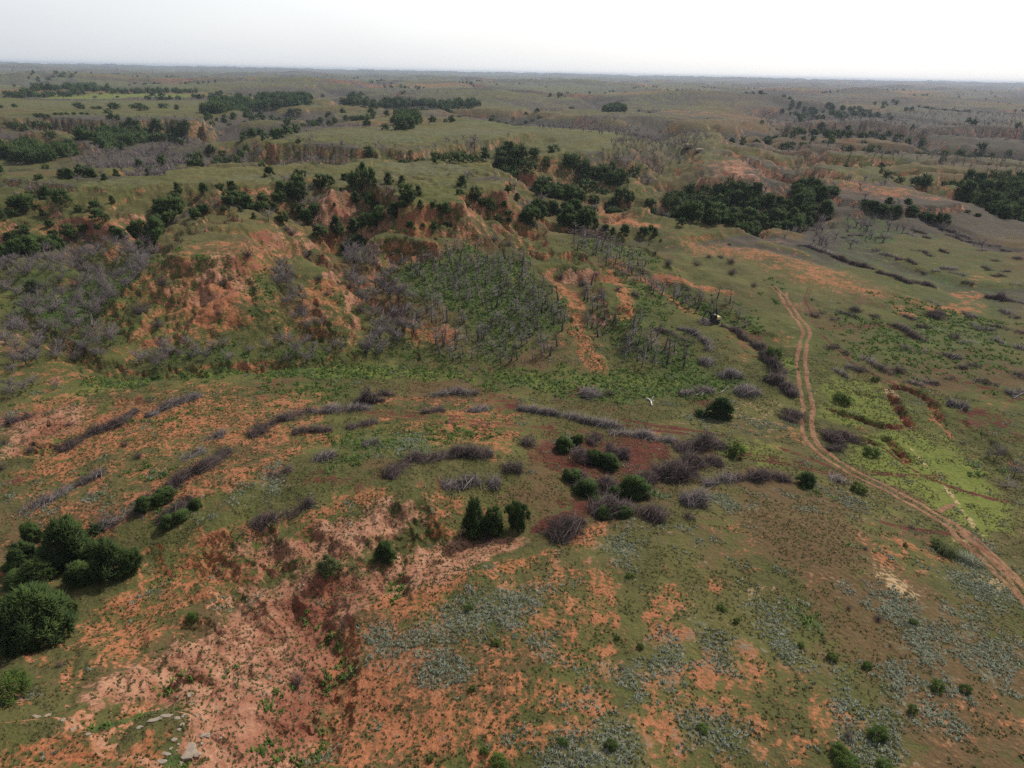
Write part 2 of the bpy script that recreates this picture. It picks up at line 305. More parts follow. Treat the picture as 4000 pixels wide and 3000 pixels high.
# ------------------------------------------------------------------ what covers the ground (masks over the ground, in metres)
CH = ['soil', 'pale', 'dark', 'green', 'lime', 'sage', 'straw', 'rust', 'wood']
M = {c: np.zeros((NR, NA)) for c in CH + ['plain', 'field']}
wob = fbm(X, Y, 9, 4, 121); wob2 = fbm(X, Y, 45, 3, 131); wob3 = fbm(X, Y, 2.2, 2, 141)
def area(ch, s, pts, feather=None, wobble=1.0):
    P = at(pts); D = np.median(np.hypot(P[:, 0], P[:, 1])); k = D / 110.0
    f = feather or (9.0 * k if ch == 'sage' else 5.0 * k)
    m, d, _ = seg_dist(P, f * 3 + 2, True)
    v = s * (1 - sstep(-f, f, d + wobble * k * (6 * wob[m] + 2.0 * wob3[m])))
    M[ch][m] = np.maximum(M[ch][m], v)
def stroke(ch, s, w, pts, wobble=.5):
    P = resample(at(pts), 2.0); m, d, _ = seg_dist(P, w * 2 + .5)
    v = s * (1 - sstep(w * .35, w, d + wobble * w * 1.5 * wob[m])); M[ch][m] = np.maximum(M[ch][m], v)
AREAS = [
 ('soil',.85,[(0,2880),(250,2830),(400,2900),(520,2910),(560,2830),(690,2850),(600,3010),(-60,3020)]),
 ('pale',.92,[(330,2700),(560,2620),(700,2500),(850,2450),(960,2300),(1150,2270),(1300,2230),(1500,2230),(1560,2280),(1400,2400),(1330,2480),(1270,2600),(1290,2700),(1230,2850),(1180,3050),(700,3050),(760,2880),(720,2780),(560,2760),(400,2770),(250,2760)]),
 ('soil',.8,[(1340,2640),(1450,2590),(1560,2620),(1520,2720),(1640,2800),(1500,2850),(1350,2820),(1310,2730)]),
 ('soil',.62,[(1500,2850),(1700,2700),(1900,2560),(2060,2430),(2000,2600),(2200,2660),(2360,2700),(2300,2850),(2080,3020),(1200,3020),(1300,2850)]),
 ('pale',.8,[(1050,2110),(1250,2060),(1450,1990),(1600,1930),(1680,1960),(1690,2060),(1600,2120),(1500,2150),(1350,2200),(1200,2190),(1000,2210),(900,2150)]),
 ('pale',.75,[(1700,2110),(1900,2090),(2060,2090),(2070,2140),(1900,2200),(1750,2250),(1650,2320),(1500,2310),(1350,2330),(1300,2260),(1450,2200)]),
 ('soil',.7,[(2300,2050),(2380,2040),(2340,2120),(2200,2160),(2000,2260),(1800,2300),(1700,2400),(1500,2420),(1380,2400),(1500,2300),(1800,2220)]),
 ('soil',.6,[(2250,2330),(2380,2180),(2420,2240),(2380,2350),(2300,2480),(2240,2560),(2180,2500)]),
 ('soil',.6,[(2480,2320),(2620,2240),(2740,2320),(2620,2420),(2700,2470),(2560,2520),(2470,2420)]),
 ('soil',.62,[(2120,2760),(2280,2600),(2400,2680),(2420,2780),(2280,2860),(2060,2920)]),
 ('soil',.6,[(2580,2800),(2720,2740),(2700,2780),(2640,2830),(2620,2900)]), ('soil',.6,[(2640,2620),(2800,2620),(2860,2700),(2720,2680)]),
 ('soil',.62,[(3000,2740),(3150,2780),(3140,2840),(3020,2760)]), ('soil',.6,[(3560,2700),(3700,2780),(3800,2900),(3780,2950),(3640,2830)]), ('soil',.6,[(2930,2230),(3030,2240),(2980,2260)]),
 ('soil',.62,[(2800,2060),(2880,2050),(2960,2090),(2860,2090)]), ('soil',.6,[(2720,2220),(2830,2280),(2820,2340),(2760,2300)]), ('soil',.55,[(3820,2560),(3960,2640),(3900,2680)]),
 ('soil',.6,[(300,1640),(560,1545),(900,1510),(1050,1550),(920,1670),(600,1760),(350,1850),(0,1970),(0,1850),(180,1760)]),
 ('soil',.55,[(230,1590),(560,1530),(720,1520),(560,1560),(330,1620)]), ('soil',.6,[(850,1880),(1000,1770),(1180,1690),(1300,1640),(1260,1740),(1080,1840),(960,1890)]),
 ('soil',.5,[(0,2010),(200,1960),(380,1890),(420,1920),(200,2010),(0,2080)]), ('pale',.6,[(0,1610),(100,1580),(400,1600),(300,1690),(130,1760),(0,1800)]),
 ('soil',.6,[(560,2190),(700,2160),(900,2180),(980,2250),(800,2330),(620,2320),(560,2260)]), ('soil',.6,[(280,2450),(420,2330),(560,2300),(700,2340),(600,2420),(440,2480),(340,2540),(250,2560)]),
 ('soil',.55,[(0,2200),(120,2170),(160,2280),(60,2350),(0,2340)]), ('soil',.6,[(1280,1950),(1500,1900),(1800,1930),(1900,2000),(1700,1980),(1400,2000),(1100,2080),(1050,2030)]),
 ('pale',.95,[(870,985),(920,985),(960,1050),(990,1110),(950,1130),(900,1090),(850,1110),(800,1150),(790,1120)]),
 ('soil',.75,[(860,1010),(760,1100),(700,1180),(690,1270),(720,1340),(800,1330),(950,1250),(1010,1170),(970,1080)]),
 ('soil',.6,[(1080,1220),(1150,1130),(1250,1080),(1370,1120),(1390,1190),(1280,1280),(1380,1340),(1380,1390),(1280,1400),(1240,1320)]),
 ('soil',.55,[(540,1120),(640,1020),(700,1000),(690,1080),(620,1150),(520,1170)]), ('soil',.55,[(0,1430),(120,1400),(180,1440),(330,1440),(420,1480),(260,1510),(100,1470),(0,1460)]),
 ('soil',.6,[(420,1270),(480,1250),(520,1290),(480,1340),(430,1310)]), ('pale',.6,[(0,1330),(100,1300),(140,1330),(80,1380),(0,1370)]),
 ('soil',.6,[(1620,1300),(1700,1240),(1780,1300),(1760,1370),(1660,1350)]), ('soil',.5,[(1500,1010),(1620,960),(1760,960),(1700,1000),(1560,1050)]),
 ('soil',.5,[(2560,925),(3000,950),(3200,1030),(3420,1120),(3600,1180),(3500,1200),(3200,1120),(2900,1010),(2700,990),(2600,960)]),
 ('soil',.95,[(3480,1185),(3560,1190),(3650,1205),(3620,1225),(3520,1212)],), ('soil',.7,[(3760,1160),(3830,1150),(3840,1180),(3720,1205)]), ('soil',.6,[(3780,1060),(3830,1070),(3810,1110)]),
 ('pale',.7,[(2780,640),(2900,620),(2960,700),(2900,720),(2800,690)]), ('soil',.5,[(3200,720),(3350,690),(3600,760),(3760,800),(3500,790),(3300,760)]),
 ('soil',.7,[(2290,830),(2500,825),(2620,890),(2560,905),(2350,875)]), ('soil',.75,[(830,750),(850,750),(875,792),(815,792)]),
 ('pale',.8,[(1280,755),(1340,750),(1420,840),(1380,890),(1280,880),(1220,810)]), ('soil',.45,[(0,860),(300,820),(600,860),(700,930),(500,960),(200,950),(0,930)]),
 ('dark',.95,[(2090,1760),(2180,1750),(2250,1800),(2400,1830),(2470,1760),(2500,1720),(2620,1735),(2640,1760),(2560,1800),(2420,1860),(2350,1890),(2250,1860),(2150,1800)]),
 ('dark',.8,[(2060,1740),(2200,1730),(2480,1700),(2660,1720),(2680,1780),(2500,1850),(2350,1900),(2200,1870),(2100,1800)]), ('dark',.75,[(2080,1700),(2140,1690),(2180,1720),(2120,1750)]), ('dark',.85,[(1880,1530),(1960,1530),(2050,1590),(1960,1600)]), ('dark',.7,[(420,1580),(560,1560),(590,1575),(430,1600)]),
 ('dark',.8,[(2140,1940),(2280,1950),(2240,1990),(2150,1970)]), ('dark',.6,[(3600,1500),(3750,1560),(3900,1600),(4000,1640),(4000,1700),(3850,1680),(3700,1600)]), ('dark',.6,[(3850,1560),(3960,1560),(3960,1610)]),
 ('dark',.8,[(1180,1860),(1250,1860),(1290,1880),(1200,1905)]), ('dark',.7,[(1370,1885),(1430,1890),(1390,1910)]), ('dark',.6,[(370,1990),(460,1980),(440,2040),(380,2030)]), ('dark',.6,[(0,1880),(100,1860),(60,1900)]),
 ('dark',.6,[(2260,1500),(2320,1490),(2300,1550),(2240,1530)]), ('dark',.6,[(2690,1540),(2760,1560),(2740,1640),(2680,1600)]), ('dark',.7,[(2860,1300),(2960,1320),(2950,1380),(2880,1350)]), ('dark',.55,[(1000,1500),(1100,1480),(1130,1520),(1050,1560)]),
 ('dark',.5,[(1850,1870),(1680,1870),(1650,1890),(1720,1900)]), ('dark',.5,[(860,2020),(960,2040),(930,2070)]),
 ('green',.8,[(300,1500),(450,1480),(800,1440),(1100,1410),(1400,1420),(1800,1430),(2200,1450),(2500,1440),(2800,1440),(2900,1480),(2750,1560),(2400,1570),(2000,1510),(1700,1480),(1300,1480),(900,1470),(650,1480),(350,1530)]),
 ('lime',.55,[(300,1495),(450,1475),(800,1445),(1100,1415),(1400,1425),(1900,1440),(2500,1455),(2700,1500),(2400,1550),(2000,1500),(1500,1490),(900,1465),(450,1500)]),
 ('green',.68,[(1560,1040),(1700,980),(1850,960),(2020,1000),(2100,1080),(2220,1200),(2200,1290),(2050,1350),(1950,1420),(1850,1330),(1780,1250),(1640,1180),(1520,1090)]),
 ('green',.6,[(2200,910),(2450,940),(2550,1060),(2450,1020),(2250,960)]), ('green',.8,[(50,1130),(200,1080),(430,1050),(450,1150),(350,1260),(200,1260),(60,1230)]),
 ('green',.55,[(0,1100),(300,1000),(640,980),(600,1100),(480,1300),(200,1300),(0,1250)]), ('green',.5,[(560,1350),(1000,1340),(1500,1330),(1900,1400),(1500,1430),(900,1440),(600,1440)]),
 ('green',.7,[(2370,1240),(2450,1190),(2520,1300),(2700,1390),(2850,1430),(2700,1450),(2400,1390)]), ('green',.75,[(2560,1250),(2650,1310),(2760,1420),(2640,1400)]), ('green',.6,[(2560,1090),(2800,1180),(3000,1250),(2950,1290),(2700,1220),(2560,1150)]),
 ('green',.5,[(1000,1480),(1400,1480),(1450,1560),(1200,1580),(1000,1540)]), ('green',.5,[(2400,1060),(2560,1120),(2600,1290),(2500,1280),(2420,1200)]), ('green',.5,[(450,1820),(620,1790),(720,1860),(560,1920),(430,1890)]),
 ('green',.6,[(700,1000),(1050,1060),(1100,1150),(1060,1250),(980,1150),(900,1080)],), ('green',.5,[(1540,1700),(1750,1680),(1720,1720),(1600,1740)]), ('green',.5,[(1280,1700),(1900,1640),(1980,1700),(1700,1760),(1300,1800)]),
 ('green',.6,[(2560,1950),(2680,1930),(2680,1990),(2560,1990)]), ('green',.7,[(2800,1700),(2900,1720),(2860,1790),(2790,1760)]), ('green',.75,[(3300,860),(3400,830),(3500,900),(3560,960),(3400,950),(3250,920)]),
 ('green',.45,[(3200,900),(3600,900),(4000,1000),(4000,1500),(3500,1480),(3250,1380),(3200,1200),(3500,1250),(3300,1050)]), ('green',.6,[(3100,960),(3400,1050),(3700,1110),(3650,1130),(3300,1060)]), ('green',.7,[(3080,2370),(3200,2430),(3180,2480),(3090,2430)]),
 ('lime',1,[(3000,1390),(3060,1400),(3110,1480),(3060,1500)]), ('lime',.75,[(3230,1450),(3400,1480),(3580,1640),(3540,1680),(3200,1640),(3210,1500)]),
 ('lime',.95,[(3450,1680),(3580,1680),(3700,1740),(3850,1870),(4000,2020),(4000,2110),(3850,2090),(3700,2000),(3500,1900),(3300,1800),(3400,1720)]), ('lime',.55,[(3300,1900),(3500,1990),(3750,2120),(3900,2200),(3650,2080),(3350,1960)]),
 ('lime',.8,[(200,1555),(360,1510),(420,1500),(420,1530),(250,1570)]), ('lime',.6,[(2750,1680),(3100,1760),(3080,1840),(2800,1780)]), ('lime',.7,[(3320,2240),(3380,2235),(3350,2260)]), ('lime',.9,[(190,368),(760,368),(765,378),(180,384)],.5),
 ('lime',.5,[(2330,480),(2420,470),(2560,500),(2400,495)]), ('lime',.25,[(0,680),(600,720),(1200,660),(1600,620),(1900,650),(1960,700),(1800,780),(1500,720),(800,720),(300,740),(0,730)]), ('lime',.35,[(0,450),(800,440),(1000,480),(0,480)]),
 ('sage',.95,[(1410,2480),(1480,2450),(1550,2500),(1650,2450),(1750,2380),(1900,2330),(2050,2310),(2090,2350),(2000,2440),(1880,2470),(1780,2500),(1780,2640),(1680,2650),(1700,2530),(1550,2550),(1450,2560)]),
 ('sage',.8,[(2350,2120),(2450,2070),(2480,2160),(2400,2180)]), ('sage',.9,[(2100,2960),(2200,2880),(2400,2830),(2520,2900),(2500,3050),(2100,3050)]), ('sage',.85,[(2660,2780),(2750,2780),(2900,2850),(2920,2930),(2720,2920)]),
 ('sage',.8,[(2560,2530),(2640,2520),(2620,2620),(2580,2600)]), ('sage',.8,[(2590,2650),(2650,2650),(2630,2720)]), ('sage',.85,[(2420,2610),(2480,2640),(2480,2690),(2430,2660)]),
 ('sage',.85,[(3440,2340),(3700,2380),(3600,2420),(3680,2550),(3620,2600),(3540,2500),(3450,2400)]), ('sage',.92,[(3460,2560),(3550,2640),(3560,2780),(3480,2850),(3450,2700)]), ('sage',.65,[(3680,2600),(3830,2700),(3780,2720),(3700,2700)]),
 ('sage',.85,[(3700,2260),(3850,2300),(3980,2380),(3900,2370),(3720,2300)]), ('sage',.75,[(3800,2450),(3960,2500),(4000,2600),(3850,2560)]), ('sage',.95,[(3210,1920),(3320,1950),(3300,1965),(3220,1955)]), ('sage',.7,[(3300,1990),(3380,1980),(3420,2020),(3340,2010)]),
 ('sage',.62,[(2900,2350),(3080,2400),(3150,2560),(3050,2600),(2950,2500)]), ('sage',.9,[(3350,2880),(3500,2850),(3520,2930),(3450,3000),(3320,3000)]), ('sage',.7,[(3140,1150),(3250,1190),(3170,1195)]), ('sage',.55,[(2700,2400),(2900,2500),(2880,2620),(2760,2600)]),
 ('sage',.7,[(2000,2290),(2090,2310),(2050,2350)]), ('sage',.75,[(2010,2480),(2130,2500),(2140,2560),(2060,2540)]), ('sage',.6,[(330,1950),(430,1900),(380,1960)]), ('sage',.7,[(1550,1700),(1600,1710),(1620,1750),(1560,1750)]), ('sage',.7,[(2700,1630),(2780,1650),(2740,1680)]),
 ('sage',.6,[(2920,1650),(3000,1640),(2990,1680)]), ('sage',.8,[(1000,1920),(1080,1890),(1060,1920)]), ('sage',.5,[(1180,520),(1600,500),(2000,500),(1900,530),(1400,560)]), ('sage',.4,[(1300,640),(1500,610),(1560,640),(1400,660)]), ('sage',.5,[(2000,600),(2400,540),(2500,535),(2300,575)]),
 ('sage',.5,[(0,700),(300,715),(0,720)]), ('sage',.5,[(3450,880),(3700,950),(4000,1000),(4000,1040),(3600,980)]), ('sage',.55,[(3700,1300),(3800,1320),(3760,1350)]),
 ('straw',.85,[(3430,2200),(3500,2200),(3560,2280),(3600,2330),(3520,2330),(3430,2250)]), ('straw',.8,[(3820,2210),(3950,2290),(3900,2310),(3830,2270)]), ('straw',.5,[(3700,2030),(3800,2060),(4000,2280),(4000,2340),(3800,2150)]), ('straw',.35,[(2850,1560),(3050,1580),(3080,1680),(2900,1700)]),
 ('straw',.3,[(2850,2300),(3000,2300),(2960,2380)]),
 ('rust',.8,[(3030,2050),(3200,2060),(3300,2150),(3150,2230),(3000,2140)]), ('rust',.75,[(3470,2060),(3580,2060),(3640,2110),(3500,2120)]), ('rust',.6,[(3600,2330),(3850,2350),(3800,2400),(3700,2400)]), ('rust',.6,[(3000,1960),(3150,1930),(3200,1980),(3050,2010)]),
 ('rust',.6,[(3230,2500),(3420,2480),(3440,2580),(3300,2560)]), ('rust',.6,[(1330,2620),(1370,2600),(1390,2750),(1340,2790)]), ('rust',.6,[(3800,1830),(3900,1880),(3960,1980),(3850,1960)]), ('rust',.4,[(2700,2000),(3000,1950),(2950,2200),(2700,2300)]),
 ('wood',.9,[(230,640),(400,590),(560,580),(720,560),(860,600),(760,650),(640,690),(560,690),(420,650)]), ('wood',.6,[(1000,610),(1200,590),(1300,600),(1250,640),(1050,640)]), ('wood',.6,[(2380,560),(2560,540),(2800,545),(2700,590),(2500,640),(2400,620)]),
 ('wood',.7,[(2950,450),(3300,440),(4000,430),(4000,560),(3700,540),(3300,540),(3000,500)]), ('wood',.55,[(2950,520),(3300,560),(3700,600),(4000,600),(4000,700),(3500,620),(3000,600)]), ('wood',.6,[(2100,470),(2500,520),(2400,530),(2100,500)]),
 ('wood',.6,[(1000,500),(1300,480),(1400,520),(1060,530)]), ('wood',.6,[(1700,555),(2000,530),(2020,550),(1800,575)]),
]
AREAS += [('plain',1,p) for p in ([(0,682),(400,700),(700,690),(1000,680),(1250,660),(1450,625),(1650,615),(1860,648),(1960,695),(1800,735),(1800,790),(1600,795),(1530,760),(1560,735),(1450,700),(1250,700),(1000,725),(700,720),(400,735),(0,712)],
 [(1000,545),(1180,515),(1500,490),(1900,478),(2200,488),(2500,530),(2780,512),(2780,540),(2450,572),(2100,602),(1900,545),(1600,575),(1400,572),(1150,553)], [(1500,620),(1900,585),(2250,560),(2500,545),(2400,590),(2050,622),(1700,612)], [(0,440),(800,432),(760,458),(400,448),(0,466)], [(0,392),(900,392),(880,418),(0,420)])]
AREAS += [('soil',.5,[(1200,2500),(1700,2300),(2300,2180),(2450,2350),(2500,2600),(2350,2800),(2600,3020),(1000,3050)]), ('soil',.5,[(250,2700),(300,2400),(650,2150),(1000,2000),(1300,1950),(1000,2200),(700,2450)]), ('soil',.45,[(0,1560),(500,1500),(1100,1480),(1350,1560),(1200,1750),(900,1950),(400,2150),(0,2250)]),
 ('soil',.42,[(2400,2600),(2900,2500),(3300,2700),(3600,3020),(2500,3020)]), ('soil',.4,[(3500,2650),(4040,2550),(4040,3020),(3700,3020)]), ('soil',.45,[(1400,1540),(2000,1520),(2100,1700),(1900,1800),(1450,1700)]), ('soil',.48,[(640,1000),(1080,1000),(1150,1150),(1250,1080),(1400,1180),(1380,1380),(1200,1330),(700,1340),(600,1200)])]
AREAS += [('field',1,[(180,369),(470,366),(765,370),(762,379),(420,381),(185,385)],25.0,.15)]
for a in AREAS: area(*a)
STROKES = [
 ('soil',.62,4,[(2150,1080),(2230,1160),(2260,1250),(2250,1300),(2330,1440)]), ('soil',.7,3.5,[(2380,1060),(2450,1160),(2440,1240)]), ('soil',.6,3,[(2400,1020),(2560,1120),(2700,1220)]),
 ('soil',.7,3,[(2560,1080),(2700,1110),(2850,1150)]), ('dark',.95,2.0,[(2340,1950),(2220,2030),(2100,2070)]), ('dark',.8,1.2,[(2200,2010),(2120,2040)]), ('dark',.8,1.0,[(2440,1640),(2560,1665),(2700,1680),(2820,1700)]), ('dark',.7,.8,[(2420,1655),(2540,1680),(2680,1695),(2800,1712)]),
 ('soil',.9,1.2,[(1860,1720),(1900,1680),(1930,1660)]), ('soil',.8,.8,[(1850,1700),(1890,1665)]), ('soil',.85,1.0,[(3640,1640),(3700,1670),(3720,1710)]), ('straw',.9,1.5,[(3475,1528),(3485,1560)],), ('soil',.7,.7,[(560,1070),(520,1120)]),
 ('soil',.7,.7,[(600,1060),(560,1100),(510,1130)]), ('soil',.55,.8,[(3180,1110),(3300,1150),(3480,1190),(3650,1210),(3780,1180),(3850,1150)]), ('dark',.5,.5,[(3130,1170),(3200,1250),(3330,1275),(3480,1260),(3700,1270)]),
 ('soil',.55,.7,[(1240,2270),(1235,2340),(1180,2400),(1110,2440),(1040,2510)]), ('soil',.9,.6,[(1320,2550),(1310,2620),(1290,2650),(1290,2740),(1300,2760)]), ('soil',.9,.6,[(1250,2340),(1200,2400),(1110,2450)]),
 ('green',.5,2.0,[(1300,2480),(1330,2600),(1320,2720),(1290,2850),(1250,2950)]), ('green',.5,1.4,[(1200,2400),(1250,2480),(1320,2520)]), ('green',.7,1.2,[(1160,2700),(1100,2760),(1000,2820)]), ('green',.9,1.3,[(380,2850),(440,2860),(520,2830),(580,2790)]), ('green',.9,.9,[(670,2960),(690,3000)]),
 ('green',.6,1.0,[(640,2710),(760,2640),(900,2610)]), ('green',.6,1.5,[(1550,2240),(1570,2300),(1540,2350)]), ('green',.7,2,[(1000,2960),(1080,2900),(1120,3000)]),
 ('straw',.55,.5,[(3540,1730),(3650,1850),(3740,1960),(3800,2050)]), ('rust',.6,.6,[(3560,1740),(3680,1880),(3760,1980)]),
 ('dark',.45,.9,[(3460,1512),(3500,1503),(3560,1515),(3620,1545),(3660,1590),(3680,1640)]), ('dark',.55,.8,[(3500,1560),(3530,1630),(3568,1672)]), ('dark',.55,.6,[(3568,1672),(3500,1670),(3440,1675),(3400,1650),(3350,1625),(3290,1620),(3240,1600)]), ('dark',.55,.7,[(3450,1700),(3490,1740),(3530,1790),(3555,1805)]), ('dark',.5,.6,[(3350,1705),(3420,1720),(3440,1740)]), ('dark',.5,.9,[(3490,1512),(3560,1515),(3630,1545),(3680,1600)]),
]
for a in STROKES: stroke(*a)
# wheel marks across the flat
for i in range(7):
    o = RNG.uniform(-1, 1) * 28; ph = RNG.uniform(0, 6)
    pts = [(3140 - k * 180, 1800 - 230 * math.sin(min(k / 12.0, 1) * 1.25) + o * (1 + .5 * math.sin(k * .6 + ph)) ) for k in range(0 if i % 3 else 2, RNG.integers(8, 14))]
    stroke('dark', RNG.uniform(.45, .6), .42, pts, .5); stroke('dark', .5, .4, [(a, b + 13) for a, b in pts], .5)
for i in range(9):
    o = i * 9 - 30
    stroke('dark', .4, .35, [(1000 + o, 1500 + i * 4), (1250, 1495 + o * .5), (1500, 1520 + o), (1800, 1530 + o), (2100, 1560 + o), (2400, 1630 + o * .6)], .3)
for q in ([(3050,1750),(3200,1800),(3310,1860)], [(3000,1800),(3150,1830),(3300,1860)], [(3350,1840),(3500,1850),(3700,1860)], [(3400,1720),(3600,1860),(3800,1930),(3980,1960)], [(3160,1120),(3140,1170),(3170,1230)],
          [(3190,1130),(3300,1170),(3450,1195)], [(3200,1300),(3330,1420),(3500,1500)], [(3180,1280),(3400,1260),(3470,1262),(3600,1340)], [(3330,1280),(3480,1270)], [(3600,1420),(3800,1500),(4000,1560)], [(3420,2030),(3560,2070),(3700,2080)]):
    stroke('dark', .75, .45, q, .3); stroke('dark', .7, .42, [(a + 8, b + 9) for a, b in q], .2)
for i in range(26):      # skid marks in the churned patch
    x0, y0 = RNG.uniform(2150, 2600), RNG.uniform(1760, 1860); dx = RNG.uniform(60, 160)
    stroke('soil', .5, .25, [(x0, y0), (x0 + dx, y0 - dx * .18 + RNG.uniform(-14, 14))], .3)

# washed rills in the bare banks
px_, py_ = X + 1.5 * fbm(X, Y, 6, 2, 801), Y + 1.5 * fbm(X, Y, 6, 2, 803)
nearm = (1 - sstep(4.9, 5.3, LR))[:, None]
H += M['pale'] * nearm * (.60 * (np.clip(np.abs(fbm(px_, py_, 9, 3, 811, .55)) / .22, 0, 1) - 1) + .13 * (np.clip(np.abs(fbm(px_, py_, 3.2, 3, 821)) / .25, 0, 1) - 1))
lowright = sstep(-.15, .35, GA - .02) * nearm * sstep(3.3, 3.6, LR)[:, None] * (1 - sstep(4.35, 4.7, LR)[:, None])
M['sage'] = np.maximum(M['sage'], .55 * lowright * sstep(.0, .45, fbm(X, Y, 11, 4, 831)))
# slope and drainage from the relief itself
dHr = np.gradient(H, axis=0) / np.gradient(GR, axis=0); dHa = np.gradient(H, axis=1) / (GR * np.gradient(GA, axis=1))
SL = np.hypot(dHr, dHa)
H += sstep(.28, .6, SL) * sstep(4.4, 4.8, LR)[:, None] * (1 - sstep(6.2, 6.6, LR)[:, None]) * (.75 * (np.clip(np.abs(fbm(px_ * 1.0, py_, 6.5, 3, 851, .6)) / .2, 0, 1) - 1) + .25 * (np.clip(np.abs(fbm(px_, py_, 2.6, 2, 853)) / .25, 0, 1) - 1))
def steep_(q): return sstep(.42, .85, q)
farw = sstep(5.1, 5.9, LR)[:, None]
MIDR = sstep(5.2, 5.6, LR)[:, None] * (1 - sstep(8.3, 8.9, LR)[:, None]); TOP = sstep(-.25, -.02, cut) * (1 - sstep(.12, .3, SL))
M['lime'] = np.maximum(M['lime'], (.34 + .2 * wob2) * MIDR * TOP * (1 - sstep(.15, .35, GA) * (1 - sstep(5.9, 6.4, LR)[:, None])) * sstep(-.35, .15, fbm(X, Y, 130, 3, 901))); M['sage'] = np.maximum(M['sage'], .55 * MIDR * TOP * sstep(0, .35, fbm(X, Y * 2, 90, 4, 905)))
M['wood'] = np.maximum(M['wood'], .85 * MIDR * sstep(.3, .7, -cut + .35 * wob2) * (1 - .5 * steep_(SL)))
low = np.clip(1 - (1 - wf) * t1 - wf * t2, 0, 1) * np.clip(AMP / 2.5, 0, 1)
steep = sstep(.42, .85, SL + .3 * wob + .15 * wob3)
notgreen = 1 - .6 * np.clip(M['green'] + M['wood'], 0, 1)
M['soil'] = np.maximum(M['soil'], (.80 - .24 * sstep(4.7, 5.1, LR)[:, None]) * steep * notgreen * (1 - M['pale']))
M['pale'] = np.maximum(M['pale'], .7 * sstep(.5, .9, SL + .3 * wob) * sstep(-.15, .3, wob2) * notgreen)
M['wood'] = np.maximum(M['wood'], .55 * farw * sstep(.35, .9, low + .5 * wob2) * (1 - steep * .6))
farp = fbm(X, Y * .6, 260, 4, 301); M['rust'] = np.maximum(M['rust'], .5 * farw * sstep(-.1, .3, fbm(X, Y, 90, 4, 305)))
M['sage'] = np.maximum(M['sage'], .35 * farw * sstep(-.1, .35, farp)); M['soil'] = np.maximum(M['soil'], .38 * farw * sstep(.1, .5, -farp + .25 * wob2))
veryfar = sstep(6.6, 7.6, LR)[:, None]; fslope = FARW * sstep(.05, .17, SL)
M['lime'] *= 1 - .8 * fslope; M['wood'] = np.maximum(M['wood'], .9 * fslope * sstep(-.35, .1, fbm(X, Y, 300, 3, 921))); M['rust'] = np.maximum(M['rust'], .7 * fslope)
M['sage'] = np.maximum(M['sage'], .75 * veryfar * sstep(-.3, .1, fbm(X, Y, 900, 3, 911)) * (1 - M['lime'])); M['rust'] *= (1 - .7 * veryfar)
M['wood'] = np.maximum(M['wood'], .8 * veryfar * sstep(-.05, .3, fbm(X, Y, 520, 3, 311)) * (1 - M['lime'])); M['soil'] = np.maximum(M['soil'], .5 * veryfar * sstep(.15, .4, fbm(X, Y, 500, 4, 321)))
M['rust'] = np.maximum(M['rust'], .75 * (1 - farw) * sstep(-.15, .4, fbm(X, Y, 28, 3, 331)))
M['soil'] = np.maximum(M['soil'], .42 * (1 - farw) * sstep(.05, .5, fbm(X, Y, 22, 4, 341)) * (1 - M['sage']) * (1 - M['green']) * (1 - M['lime']))
M['green'] = np.maximum(M['green'], .45 * (1 - farw) * sstep(.1, .5, fbm(X, Y, 18, 4, 351)) * (1 - M['pale']) * sstep(3.9, 4.4, LR)[:, None])

for c_ in ('wood', 'rust', 'soil', 'pale', 'sage', 'green'): M[c_] *= 1 - .95 * M['field']
M['lime'] = np.maximum(M['lime'], 1.3 * M['field'])
rt = farw * sstep(.05, .4, GA) * (1 - M['plain']); M['sage'] *= 1 - .6 * rt; M['lime'] *= 1 - .4 * rt; M['rust'] = np.maximum(M['rust'], .75 * rt * sstep(-.3, .2, fbm(X, Y, 160, 3, 961))); M['wood'] = np.maximum(M['wood'], .7 * rt * sstep(-.1, .3, fbm(X, Y, 210, 3, 963)))
pl = M['plain']; fp = pl * sstep(5.2, 5.5, LR)[:, None]
for c_ in ('wood', 'rust', 'soil', 'pale'): M[c_] *= 1 - .8 * fp * (1 - steep_(SL))
M['lime'] = np.maximum(M['lime'], .30 * fp); M['rust'] = np.maximum(M['rust'], .45 * fp * sstep(0, .35, fbm(X, Y * 1.5, 38, 3, 937))); M['sage'] = np.maximum(M['sage'], .62 * fp * sstep(-.15, .25, fbm(X, Y * 2.5, 60, 3, 931)))
mv = M['soil'] * steep_(SL) * sstep(5.0, 5.4, LR)[:, None]; M['pale'] = np.maximum(M['pale'], .75 * mv)

